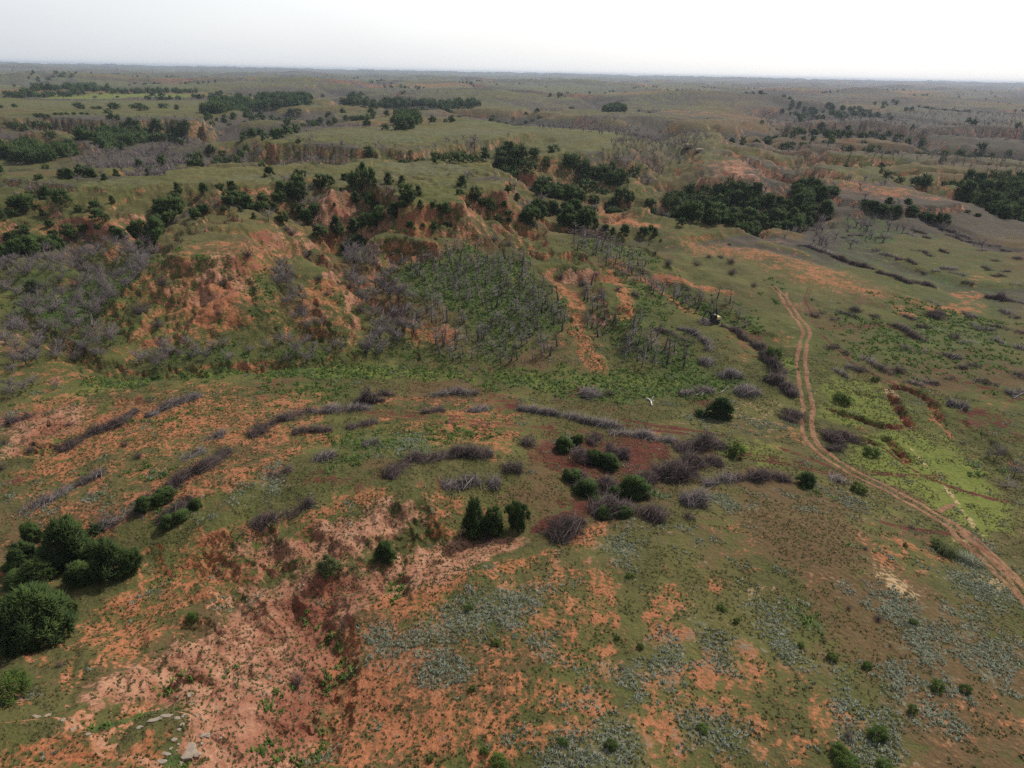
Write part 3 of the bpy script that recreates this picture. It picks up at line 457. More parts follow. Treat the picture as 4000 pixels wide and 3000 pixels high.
# ------------------------------------------------------------------ material helpers
def new_mat(name, rough=.95):
    m = bpy.data.materials.new(name); m.use_nodes = True; t = m.node_tree; b = t.nodes['Principled BSDF']
    b.inputs['Roughness'].default_value = rough; b.inputs['Specular IOR Level'].default_value = .15
    return m, t, b
class NB:
    def __init__(s, t): s.t = t; s.obj = s.n('ShaderNodeTexCoord').outputs['Object']
    def n(s, ty, **k):
        q = s.t.nodes.new(ty)
        for a, b in k.items(): setattr(q, a, b)
        return q
    def put(s, sock, v):
        if isinstance(v, bpy.types.NodeSocket): s.t.links.new(v, sock)
        else: sock.default_value = v
    def math(s, op, a, b=0.0, c=0.0, clamp=False):
        q = s.n('ShaderNodeMath', operation=op, use_clamp=clamp)
        for i, v in enumerate((a, b, c)): s.put(q.inputs[i], v)
        return q.outputs[0]
    def noise(s, scale, detail=3.0, rough=.5, vec=None, dist=0.0):
        q = s.n('ShaderNodeTexNoise'); s.put(q.inputs['Vector'], vec or s.obj)
        q.inputs['Scale'].default_value = scale; q.inputs['Detail'].default_value = detail; q.inputs['Roughness'].default_value = rough; q.inputs['Distortion'].default_value = dist
        return q.outputs['Fac']
    def step(s, x, a, b):
        q = s.n('ShaderNodeMapRange', interpolation_type='SMOOTHSTEP'); s.put(q.inputs['Value'], x)
        q.inputs['From Min'].default_value = a; q.inputs['From Max'].default_value = b; return q.outputs[0]
    def mix(s, f, a, b):
        q = s.n('ShaderNodeMix', data_type='RGBA'); s.put(q.inputs['Factor'], f)
        s.put(q.inputs['A'], a if isinstance(a, bpy.types.NodeSocket) else (*a, 1)); s.put(q.inputs['B'], b if isinstance(b, bpy.types.NodeSocket) else (*b, 1))
        return q.outputs['Result']
    def attr(s, name):
        q = s.n('ShaderNodeAttribute', attribute_name=name); return q.outputs['Fac']

def ground_material():
    m, t, b = new_mat('grass_and_red_soil'); N = NB(t); A = {c: N.attr(c) for c in CH}
    tuft = N.noise(1.7, 3, .6); mid = N.noise(.42, 4, .6); big_ = N.noise(.07, 4, .6); far_ = N.noise(.012, 4, .6); fine_ = N.noise(6, 2, .6)
    def cover(ch, wt, wm, lo, hi, wb=.0):
        v = N.math('MULTIPLY_ADD', N.math('SUBTRACT', tuft, .5), wt, A[ch]); v = N.math('MULTIPLY_ADD', N.math('SUBTRACT', mid, .5), wm, v)
        if wb: v = N.math('MULTIPLY_ADD', N.math('SUBTRACT', big_, .5), wb, v)
        return N.step(v, lo, hi)
    olive = N.mix(N.step(mid, .3, .7), (.066, .080, .020), (.110, .092, .034)); olive = N.mix(N.step(tuft, .42, .62), olive, (.042, .046, .016))
    olive = N.mix(N.math('MULTIPLY', N.step(big_, .4, .65), .6), olive, (.122, .124, .034)); olive = N.mix(N.math('MULTIPLY', N.step(far_, .4, .6), .3), olive, (.13, .09, .045))
    c = N.mix(N.math('MULTIPLY', cover('rust', 1.2, 1.5, .2, .7), .85), olive, N.mix(tuft, (.085, .055, .026), (.14, .080, .042)))
    c = N.mix(cover('wood', 1.2, 1.4, .3, .7), c, N.mix(mid, (.052, .043, .036), (.086, .072, .056)))
    c = N.mix(cover('green', 2.2, 1.8, .35, .7), c, N.mix(N.step(tuft, .35, .65), (.085, .125, .032), (.042, .066, .020)))
    c = N.mix(cover('lime', 1.4, 1.4, .3, .7), c, N.mix(N.step(tuft, .35, .7), (.165, .185, .038), (.085, .105, .022)))
    c = N.mix(cover('straw', 1.6, 1.4, .35, .7), c, N.mix(tuft, (.30, .20, .10), (.42, .30, .17)))
    soil = N.mix(N.step(mid, .35, .65), (.24, .085, .034), (.33, .135, .060)); soil = N.mix(N.math('MULTIPLY', N.step(big_, .35, .65), .7), soil, (.30, .115, .058))
    c = N.mix(cover('soil', 1.6, 1.6, .36, .76, 1.1), c, soil)
    pale = N.mix(N.step(mid, .35, .65), (.26, .115, .068), (.36, .19, .118)); pale = N.mix(N.step(big_, .47, .64), pale, (.215, .080, .048)); pale = N.mix(N.step(fine_, .68, .78), pale, (.44, .30, .22))
    c = N.mix(cover('pale', 1.1, 1.0, .30, .66, .5), c, pale)
    c = N.mix(cover('dark', 1.6, 1.4, .35, .7), c, N.mix(tuft, (.068, .020, .014), (.120, .037, .025)))
    c = N.mix(N.math('MULTIPLY', cover('sage', 2.4, 1.8, .45, .9, .8), .75), c, N.mix(N.step(tuft, .4, .7), (.075, .085, .045), (.14, .155, .11)))
    v = N.math('MULTIPLY', N.math('MULTIPLY_ADD', fine_, .9, .55), N.math('MULTIPLY_ADD', tuft, .8, .6)); q = N.n('ShaderNodeVectorMath', operation='SCALE'); N.put(q.inputs[0], c); N.put(q.inputs['Scale'], v)
    N.put(b.inputs['Base Color'], q.outputs[0])
    bp = N.n('ShaderNodeBump'); bp.inputs['Strength'].default_value = .8; bp.inputs['Distance'].default_value = .45
    N.put(bp.inputs['Height'], N.math('ADD', N.math('MULTIPLY', mid, 1.2), tuft)); N.put(b.inputs['Normal'], bp.outputs[0])
    return m

def grid_mesh(name, x, y, z):
    nr, na = x.shape; me = bpy.data.meshes.new(name); n = nr * na
    co = np.stack([x, y, z], -1).astype(np.float32)
    i = np.arange(nr - 1)[:, None] * na + np.arange(na - 1)[None]
    f = np.stack([i + 1, i + na + 1, i + na, i], -1).reshape(-1, 4)
    me.vertices.add(n); me.vertices.foreach_set('co', co.ravel()); nf = len(f)
    me.loops.add(nf * 4); me.loops.foreach_set('vertex_index', f.ravel().astype(np.int32))
    me.polygons.add(nf); me.polygons.foreach_set('loop_start', np.arange(nf, dtype=np.int32) * 4)
    me.polygons.foreach_set('use_smooth', np.ones(nf, bool)); me.update(calc_edges=True)
    return me
gm = grid_mesh('ground', X, Y, H)
for c in CH:
    a = gm.attributes.new(c, 'FLOAT', 'POINT'); a.data.foreach_set('value', M[c].ravel().astype(np.float32))
gm.materials.append(ground_material())
g = bpy.data.objects.new('ground', gm); COL.objects.link(g); g['kind'] = 'structure'; g['label'] = 'rolling grassland and eroded red badland slopes'
# ------------------------------------------------------------------ plant and twig geometry
def tri_mesh(name, V, Fc, mats, tint=None, midx=None, smooth=False):
    me = bpy.data.meshes.new(name); V = np.asarray(V, np.float32); Fc = np.asarray(Fc, np.int32)
    me.vertices.add(len(V)); me.vertices.foreach_set('co', V.ravel())
    me.loops.add(Fc.size); me.loops.foreach_set('vertex_index', Fc.ravel())
    me.polygons.add(len(Fc)); me.polygons.foreach_set('loop_start', np.arange(len(Fc), dtype=np.int32) * Fc.shape[1])
    if midx is not None: me.polygons.foreach_set('material_index', np.asarray(midx, np.int32))
    if smooth: me.polygons.foreach_set('use_smooth', np.ones(len(Fc), bool))
    if tint is not None:
        a = me.attributes.new('tint', 'FLOAT', 'POINT'); a.data.foreach_set('value', np.asarray(tint, np.float32))
    me.update(calc_edges=True)
    for m in mats: me.materials.append(m)
    return me
def unit(v): return v / (np.linalg.norm(v, axis=-1, keepdims=True) + 1e-9)
def spikes(base, tip, r, tint):
    """tapering three-sided twigs or leaf sprays from base to tip"""
    base = np.asarray(base, float); tip = np.asarray(tip, float); n = len(base); r = np.broadcast_to(r, (n,))
    d = unit(tip - base); h = np.where(np.abs(d[:, 2:3]) < .9, [[0, 0, 1.]], [[1., 0, 0]]); u = unit(np.cross(d, h)); v = np.cross(d, u)
    V = np.empty((n, 4, 3))
    for k in range(3):
        a = k * 2.0944; V[:, k] = base + (math.cos(a) * u + math.sin(a) * v) * r[:, None]
    V[:, 3] = tip
    q = np.arange(n)[:, None] * 4; Fc = np.concatenate([q + [0, 1, 3], q + [1, 2, 3], q + [2, 0, 3]], 1).reshape(-1, 3)
    return V.reshape(-1, 3), Fc, np.repeat(np.broadcast_to(tint, (n,)), 4)
def join(parts):
    V, Fc, T, o = [], [], [], 0
    for v, f, t in parts: V.append(v); Fc.append(f + o); T.append(t); o += len(v)
    return np.concatenate(V), np.concatenate(Fc), np.concatenate(T)
def rnd(a, b, n=None): return RNG.uniform(a, b, n)
def sphere_dirs(n, up=-1.0):
    z = rnd(up, 1, n); a = rnd(0, 2 * math.pi, n); s = np.sqrt(1 - z * z); return np.stack([s * np.cos(a), s * np.sin(a), z], 1)

def plant_mat(name, c0, c1, rough=.9, trans=0.0):
    m, t, b = new_mat(name, rough); N = NB(t); oi = N.n('ShaderNodeObjectInfo')
    f = N.math('ADD', N.math('MULTIPLY', N.attr('tint'), .75), N.math('MULTIPLY', oi.outputs['Random'], .25))
    N.put(b.inputs['Base Color'], N.mix(N.math('MULTIPLY_ADD', N.math('SUBTRACT', N.noise(2.0, 2), .5), .5, f, True), c0, c1))
    return m
MAT = dict(
    cedar=plant_mat('cedar_foliage', (.012, .025, .009), (.080, .118, .030)), bark=plant_mat('bark', (.05, .035, .028), (.10, .075, .06)),
    leaf=plant_mat('green_leaves', (.035, .062, .012), (.090, .135, .026)), olive=plant_mat('olive_leaves', (.05, .065, .025), (.10, .115, .045)),
    grey=plant_mat('grey_twigs', (.06, .048, .047), (.235, .20, .192)), brown=plant_mat('brown_twigs', (.040, .029, .027), (.130, .098, .092)),
    burnt=plant_mat('burnt_bark', (.016, .014, .014), (.055, .047, .045)), sage=plant_mat('sage_leaves', (.085, .10, .06), (.26, .28, .215)),
    tuft=plant_mat('grass_blades', (.05, .052, .018), (.12, .115, .045)), forb=plant_mat('forb_leaves', (.036, .066, .014), (.105, .165, .034)))

def cedar(hgt, wid, n, sr, kind='cone', bare=0.0):
    """crown of outward leaf sprays on lobed limbs, around a trunk"""
    nl = int(np.clip(n // 34, 9, 60)); parts = []
    z = np.sort(rnd(.06, .93, nl)) * hgt; lopx, lopy = rnd(-.12, .12, 2) * wid
    prof = (lambda q: np.where(q < .25, .65 + q * 1.4, (1 - ((q - .25) / .75)) ** .8 * .98 + .04)) if kind == 'cone' else (lambda q: np.sqrt(np.clip(1 - (2 * q - .9) ** 2, .05, 1)))
    lob = rnd(0, 6.28, 3)
    for i in range(nl):
        q = z[i] / hgt; a = i * 2.4 + rnd(-.6, .6); irr = 1 + .22 * math.sin(2 * a + lob[0]) + .16 * math.sin(3 * a + lob[1] + q * 4)
        R = float(prof(np.array(q))) * wid / 2 * irr; rr = R * rnd(.45, 1.0); cl = rnd(0, .55)
        c = np.array([math.cos(a) * rr + lopx * q, math.sin(a) * rr + lopy * q, z[i] + rnd(-.05, .05) * hgt]); m = max(5, int(n / nl)); s = wid * rnd(.09, .19) * (1.5 if nl < 14 else 1)
        d = unit(sphere_dirs(m) * [1, 1, .8] + [math.cos(a) * .5, math.sin(a) * .5, .35]); p = c + d * s * rnd(.15, 1.0, (m, 1)) * [1, 1, 1.25]
        o = unit(d + .5 * sphere_dirs(m) + [0, 0, .55])
        parts.append(spikes(p, p + o * (sr * rnd(1.5, 3.4, (m, 1))), sr * rnd(.28, .5, m), np.clip(cl + rnd(0, .45, m), 0, 1)))
    parts.append(spikes(np.zeros((3, 3)) + [lopx * .8, lopy * .8, hgt * .55], np.array([[lopx, lopy, hgt * 1.0], [lopx + .2, lopy, hgt * .92], [lopx, lopy - .2, hgt * .9]]), wid * .07, .3))
    return join(parts)
def trunk_geo(hgt, r):
    P = []; p = np.array([[0, 0, -.3]]); 
    P.append(spikes(p, p * 0 + [[rnd(-.1, .1), rnd(-.1, .1), hgt * .85]], r, rnd(0, 1)))
    for k in range(5):
        a = rnd(0, 6.28); b = np.array([[0, 0, hgt * rnd(.1, .4)]]); L = hgt * rnd(.2, .35)
        P.append(spikes(b, b + [[math.cos(a) * L, math.sin(a) * L, L * .7]], r * .45, rnd(0, 1)))
    return join(P)
def bare_tree(hgt, wid, nlimb, ntwig, tr, style):
    """leafless burnt tree: dark trunk returned apart from its pale branches"""
    lean = np.array([rnd(-.08, .08), rnd(-.08, .08), 1.0]); top = lean * hgt * (.95 if style == 'pole' else .7)
    T = [spikes([[0, 0, -.3]], [top], tr, .5)]; B = []
    if style == 'bush':
        m = nlimb; d = unit(sphere_dirs(m, .15) * [wid, wid, hgt * 1.1]); L = rnd(.55, 1.0, (m, 1)); b = np.zeros((m, 3)) + [0, 0, .05]; e = b + d * np.array([wid / 2, wid / 2, hgt * .95]) * L
    else:
        m = nlimb; q = rnd(.18, .95, m) if style == 'pole' else rnd(.15, .7, m); a = rnd(0, 6.28, m); b = q[:, None] * top
        L = (wid / 2) * (1.15 - q * .7) * rnd(.5, 1.1, m) if style == 'pole' else (wid / 2) * rnd(.6, 1.1, m)
        up = rnd(.1, .7, m) if style == 'pole' else rnd(.35, 1.2, m); e = b + np.stack([np.cos(a) * L, np.sin(a) * L, L * up], 1)
    B.append(spikes(b, e, tr * .42, rnd(.3, 1, m)))
    k = np.repeat(np.arange(m), ntwig); s = rnd(.25, 1.0, (len(k), 1)); p = b[k] + (e[k] - b[k]) * s
    d = unit(unit(e[k] - b[k]) + .9 * sphere_dirs(len(k)) + [0, 0, .25]); l = wid * rnd(.10, .26, (len(k), 1))
    B.append(spikes(p, p + d * l, tr * .16, rnd(0, 1, len(k))))
    return join(T), join(B)
def brush_geo(path, wid, hgt, dens, zf=None, leafy=0.0):
    """tangle of cut limbs heaped along a path (local metres)"""
    P = resample(np.asarray(path, float), .8) if len(path) > 1 else np.asarray(path, float)
    L = max(np.linalg.norm(np.diff(P[:, :2], axis=0), axis=1).sum(), wid * .6); n = int(dens * L * wid); i = RNG.integers(0, len(P), n)
    c = P[i].copy(); tang = unit(np.gradient(P, axis=0))[i] if len(P) > 1 else np.tile([1., 0, 0], (n, 1))
    side = np.stack([-tang[:, 1], tang[:, 0], np.zeros(n)], 1); u = np.clip(RNG.normal(0, .38, n), -1, 1); endt = np.clip(np.minimum(i, len(P) - 1 - i) / 3.0, .45, 1) if len(P) > 4 else np.ones(n)
    sx_ = i * .8; lump = np.clip(.75 + 1.1 * gnoise(sx_ / 2.6 + P[0, 0], sx_ * 0 + hgt * 9, 33), .2, 1.5); hh = hgt * endt * lump * (1 - u * u) * .9
    u = u * np.clip(.9 + .8 * gnoise(sx_ / 3.3 + 5, sx_ * 0 + hgt * 5, 35), .4, 1.6) + .45 * gnoise(sx_ / 4.0, sx_ * 0 + hgt, 37)
    out_ = (rnd(0, 1, n) < .12) & (gnoise(i * .31, i * 0. + wid, 39) > -.1); u = np.where(out_, u * 1.9, u); hh = np.where(out_, .25, hh)
    c[:, :2] += side[:, :2] * (u * wid / 2)[:, None] + rnd(-.5, .5, (n, 2)); c[:, 2] += hh * rnd(.0, .9, n)
    d = unit(sphere_dirs(n, -.15) * [1, 1, .55] + side * u[:, None] * 1.3 + [0, 0, .25]); l = rnd(.5, 2.3, (n, 1)) * min(1.0, hgt / 1.1 + .2)
    keep = (lump > .5) | (rnd(0, 1, n) < .4); c, d, l, n = c[keep], d[keep], l[keep], int(keep.sum())
    out = [spikes(c - d * l * .3, c + d * l * .7, rnd(.015, .05, n), rnd(0, 1, n))]
    k = n // 9; j = RNG.integers(0, n, k); ll = rnd(1.6, 3.4, (k, 1)) * min(1, hgt); out.append(spikes(c[j] - d[j] * ll * .5, c[j] + d[j] * ll * .5 + [0, 0, .2], rnd(.05, .09, k), rnd(.7, 1.3, k)))
    return join(out)

def put(name, me, loc=(0, 0, 0), rz=0.0, sc=1.0, parent=None):
    o = bpy.data.objects.new(name, me); COL.objects.link(o); o.location = loc; o.rotation_euler = (0, 0, rz); o.scale = (sc, sc, sc) if np.isscalar(sc) else sc
    if parent: o.parent = parent
    return o
def tag(o, label, cat, group=None, kind=None):
    if label: o['label'] = label
    if cat: o['category'] = cat
    if group: o['group'] = group
    if kind: o['kind'] = kind
    return o

# prototypes: (list of (part name, mesh)), built at nominal height 1 x width 1 scale factors applied later
def mk_cedar(nm, n, sr, kind, h, w, mat='cedar'):
    v, f, t = cedar(h, w, n, sr, kind); tv, tf, tt = trunk_geo(h, .035 * h)
    return dict(h=h, w=w, crown=tri_mesh(nm + '_crown', v, f, [MAT[mat]], t), trunk=tri_mesh(nm + '_trunk', tv, tf, [MAT['bark']], tt),
                raw=(v, f, t), single=tri_mesh(nm, np.concatenate([v, tv]), np.concatenate([f, tf + len(v)]), [MAT[mat], MAT['bark']], np.concatenate([t, tt]), np.r_[np.zeros(len(f)), np.ones(len(tf))]))
PC_NEAR = [mk_cedar('cedar_tree', 3600, .26, k, 5, w) for k, w in (('cone', 4), ('round', 5), ('cone', 4.6), ('round', 4.4))]
PC_MID = [mk_cedar('cedar_tree', 620, .42, k, 5, w) for k, w in (('cone', 3.8), ('round', 5), ('cone', 4.6), ('cone', 3.2), ('round', 4.2))]
PC_FAR = [mk_cedar('cedar_tree', 130, .85, k, 5, w) for k, w in (('cone', 4), ('round', 5.4), ('round', 4.6))]
P_LEAF = [mk_cedar('green_shrub', 1500, .16, 'round', 3, 3.6, 'leaf') for _ in range(2)]
P_OLIVE = [mk_cedar('olive_shrub', 2200, .2, 'round', 4, 4.2, 'olive')]
def mk_bare(nm, style, h, w, nl, nt, tr, mat):
    (tv, tf, tt), (v, f, t) = bare_tree(h, w, nl, nt, tr, style)
    return dict(h=h, w=w, crown=tri_mesh(nm + '_branches', v, f, [MAT[mat]], t), trunk=tri_mesh(nm + '_trunk', tv, tf, [MAT['burnt']], tt), raw=(np.concatenate([v, tv]), np.concatenate([f, tf + len(v)]), np.concatenate([t, tt * 0 - .35])),
                single=tri_mesh(nm, np.concatenate([v, tv]), np.concatenate([f, tf + len(v)]), [MAT[mat], MAT['burnt']], np.concatenate([t, tt]), np.r_[np.zeros(len(f)), np.ones(len(tf))]))
PB_TREE = [mk_bare('bare_tree', 'tree', 4.2, w, 20, 22, .13, 'grey') for w in (3.6, 4.4, 3.2, 4.0)]
PB_POLE = [mk_bare('burnt_tree', 'pole', 4.6, w, nl, nt, .10, mt) for w, nl, nt, mt in ((1.8, 12, 6, 'grey'), (2.4, 18, 9, 'grey'), (1.3, 9, 3, 'burnt'), (2.0, 14, 6, 'brown'), (1.0, 6, 2, 'burnt'), (2.8, 22, 12, 'grey'))]
PB_BUSH = [mk_bare('bare_bush', 'bush', 2.4, w, 60, 16, .05, 'brown') for w in (3.0, 3.6, 2.6)]
PB_FAR = [mk_bare('bare_tree', 'tree', 4.2, 4.4, 14, 6, .22, 'brown') for _ in range(3)]

# ------------------------------------------------------------------ placing by photo position
def depth(P): return (P - CAM) @ FWD
CAND = {'cedar': [], 'bare': []}     # every tree wanted: (pos, height, width, proto family, region, fixed)
def sized(px, py, w, h):
    c = at([(px, py - .12 * w)])[0]; D = depth(c); th = math.atan2(CAM[2] - c[2], math.hypot(c[0], c[1]))
    W_ = w * D / F * (.9 if w > 80 else 1.0); H_ = max((h * D / F - .5 * W_ * math.sin(th)) / math.cos(th), .55 * W_); return c, W_, H_
def grove(kind, fam, region, pts, space, hm, jit=.38, prob=.88):
    P = at(pts); lo, hi = P[:, :2].min(0), P[:, :2].max(0); 
    nx, ny = max(1, int((hi[0] - lo[0]) / space)), max(1, int((hi[1] - lo[1]) / space))
    gx, gy = np.meshgrid(np.arange(nx + 1), np.arange(ny + 1)); q = np.stack([gx.ravel(), gy.ravel()], 1) * space + lo + rnd(-.45, .45, (gx.size, 2)) * space
    ins = np.zeros(len(q), bool); n = len(P)
    for i in range(n):
        a, b = P[i], P[(i + 1) % n]; c = (a[1] > q[:, 1]) != (b[1] > q[:, 1])
        ins ^= c & (q[:, 0] < (b[0] - a[0]) * (q[:, 1] - a[1]) / (b[1] - a[1] + 1e-12) + a[0])
    q = q[ins & (rnd(0, 1, len(q)) < prob) & (fbm(q[:, 0], q[:, 1], space * 5, 2, 951) > -.32)]
    for x, y in q:
        s = rnd(1 - jit, 1 + jit); CAND[kind].append((np.array([x, y, float(ground(x, y))]), hm * s, hm * s * rnd(.75, 1.05), fam, region, False))
# (region phrase, family, [(x, base y, width, height) in photo pixels])
CEDARS = [
 ('near', 'in the dark clump at the lower left', [(108,2225,110,105),(62,2240,60,60),(160,2275,110,95),(275,2215,160,200),(230,2230,80,110),(320,2275,110,95),(455,2262,130,165),(395,2215,110,95),(520,2240,70,95),(90,2290,110,60),(350,2160,60,60)]),
 ('near', 'on the left edge below the dark clump', [(185,2520,190,250),(90,2560,150,220),(265,2440,90,150),(70,2470,120,150),(130,2400,140,130)]),
 ('near', 'on the grass above the dark clump at the left', [(140,2118,62,82),(375,2080,52,38)]),
 ('near', 'in the broad hollow above the pale gully', [(1850,2105,74,150),(1925,2098,78,112),(2022,2068,70,112)]),
 ('near', 'beside the red gully bed', [(1510,2195,72,80)]),
 ('near', 'among the brush round the churned red soil', [(2205,1765,62,62),(2252,1745,42,48),(2330,1815,62,60),(2385,1830,70,62),(2235,1880,70,52),(2285,1935,78,68),(2475,1945,110,95),(2405,1955,62,55),(2335,1970,50,36),(2365,2022,62,46),(2435,2020,60,36),(2565,2000,36,30)]),
 ('near', 'at the end of a brush row beside the dirt track', [(3145,1902,62,60)]),
 ('near', 'on the flat beside the felled logs', [(2815,1640,92,82),(2740,1628,42,32)]),
 ('near', 'lying green in the long brush rows at the left', [(570,1995,62,58),(640,1965,75,56),(700,2035,64,46),(655,2060,60,52),(762,1990,48,46)]),
 ('mid', 'on the red hillside at the far left', [(246,806,60,62),(90,845,110,75),(167,845,20,25),(307,830,24,30),(375,823,36,38),(441,796,24,30),(389,864,50,46),(416,868,24,32),(330,908,26,34),(382,898,24,22),(445,908,28,26),(547,910,42,48),(194,886,30,26),(90,922,42,42),(215,932,32,34),(8,862,32,52),(470,942,50,48),(624,900,60,56),(506,905,22,22),(155,700,30,18)]),
 ('mid', 'on the ridge behind the round red hill', [(800,760,36,44),(859,745,28,28),(908,746,34,36),(915,790,44,40),(945,785,40,36),(877,826,22,22),(800,846,46,44),(764,856,38,42),(940,832,20,24),(992,856,18,24),(700,830,30,30)]),
 ('mid', 'in the draw left of the grassy table top', [(1070,830,34,36),(1108,878,42,48),(1022,824,45,36),(1020,782,24,28),(1250,735,44,48),(1285,728,44,42),(1332,747,11,15),(1348,706,28,26),(1398,760,50,88),(1420,695,34,52),(1375,730,36,48),(1455,728,36,60),(1434,722,34,48),(1389,792,30,40),(1443,806,40,52),(1468,818,30,30),(1316,925,50,72),(1384,906,38,50),(1307,808,12,18),(1199,884,50,62),(1167,838,40,42),(1226,838,40,42),(1248,922,58,32)]),
 ('mid', 'on the rim of the grassy table top', [(1518,725,38,44),(1570,717,26,28),(1633,763,26,36),(1642,818,26,34),(1691,818,22,30),(1723,836,28,40),(1746,854,30,60),(1823,809,20,22),(1796,763,28,24),(1805,736,40,44),(1836,684,14,13),(1705,628,30,30),(1728,631,22,24),(1746,624,20,24),(1777,641,38,42),(1823,640,44,34),(1861,633,22,22),(1895,629,30,42)]),
 ('mid', 'at the foot of the table top cliff', [(1603,900,30,36),(1696,900,26,36),(1746,890,30,26),(1653,885,14,16),(1854,792,40,56),(1884,805,30,32),(1918,828,30,50),(1947,867,28,26),(1970,814,20,30),(1990,845,30,22),(1985,750,26,26),(2020,782,24,26),(1990,870,24,22)]),
 ('mid', 'on the spurs right of the table top', [(2480,694,40,36),(2393,665,26,28),(2086,615,40,28),(2158,598,38,26),(2011,629,26,40),(2068,676,44,42),(2135,643,26,26),(2291,742,50,34),(2334,754,18,16),(2361,763,30,24),(2316,800,44,36),(2542,805,40,28),(2149,799,16,16),(2167,838,46,46),(2212,813,28,22),(2140,655,18,18),(2280,720,22,20)]),
 ('mid', 'in a row below the sunlit spur', [(2362,910,30,34),(2393,922,26,32),(2438,928,40,48),(2511,928,38,42),(2558,922,26,30),(2542,903,20,24),(2580,945,12,12)]),
 ('mid', 'below the long bare slope at the right', [(3244,765,55,34),(3385,812,36,30),(3412,820,36,34),(3438,832,36,34),(3472,798,34,24),(3470,842,40,36),(3500,852,40,44),(3545,800,34,22),(3560,845,56,36),(3612,862,40,32),(3640,868,36,30),(3690,880,36,40),(3665,872,30,36),(3235,860,20,22),(3780,832,16,12),(3820,848,24,14)]),
 ('mid', 'on the mesa slopes at the far right', [(3470,700,38,28),(3518,714,28,20),(3443,655,18,16),(3580,728,38,30),(3612,732,36,28),(3592,712,26,20),(3440,675,14,12)]),
 ('mid', 'alone on the grassy ridge', [(1443,620,34,38),(1504,510,26,22),(1149,450,36,18),(1165,560,16,14)]),
 ('mid', 'on the far left valley sides', [(104,578,50,32),(203,542,36,26),(154,503,40,24),(90,512,40,24),(615,520,40,42),(574,528,20,22),(676,526,24,26),(707,568,34,18),(185,506,30,22),(330,515,34,22),(40,500,30,20)]),
 ('far', 'dotted over the far plain at the left', [(59,421,14,12),(6,424,14,10),(305,425,22,20),(322,427,20,14),(370,427,16,9),(390,427,16,9),(450,430,36,13),(520,425,20,14),(545,425,28,16),(640,426,30,10),(140,459,16,13),(160,460,20,13),(185,460,16,10),(220,450,14,8),(240,450,14,9),(262,450,14,8),(290,449,14,8),(320,449,14,8),(340,449,12,7),(440,470,20,22),(460,470,18,18),(425,466,20,12),(395,370,10,6),(372,383,12,5),(460,382,10,5),(692,384,10,6),(560,435,30,6),(420,445,24,7)]),
]
for fam, reg, lst in CEDARS:
    for (x, y, w, h) in lst:
        c, W_, H_ = sized(x, y, w, h); CAND['cedar'].append((c, H_, W_, fam, reg, True))
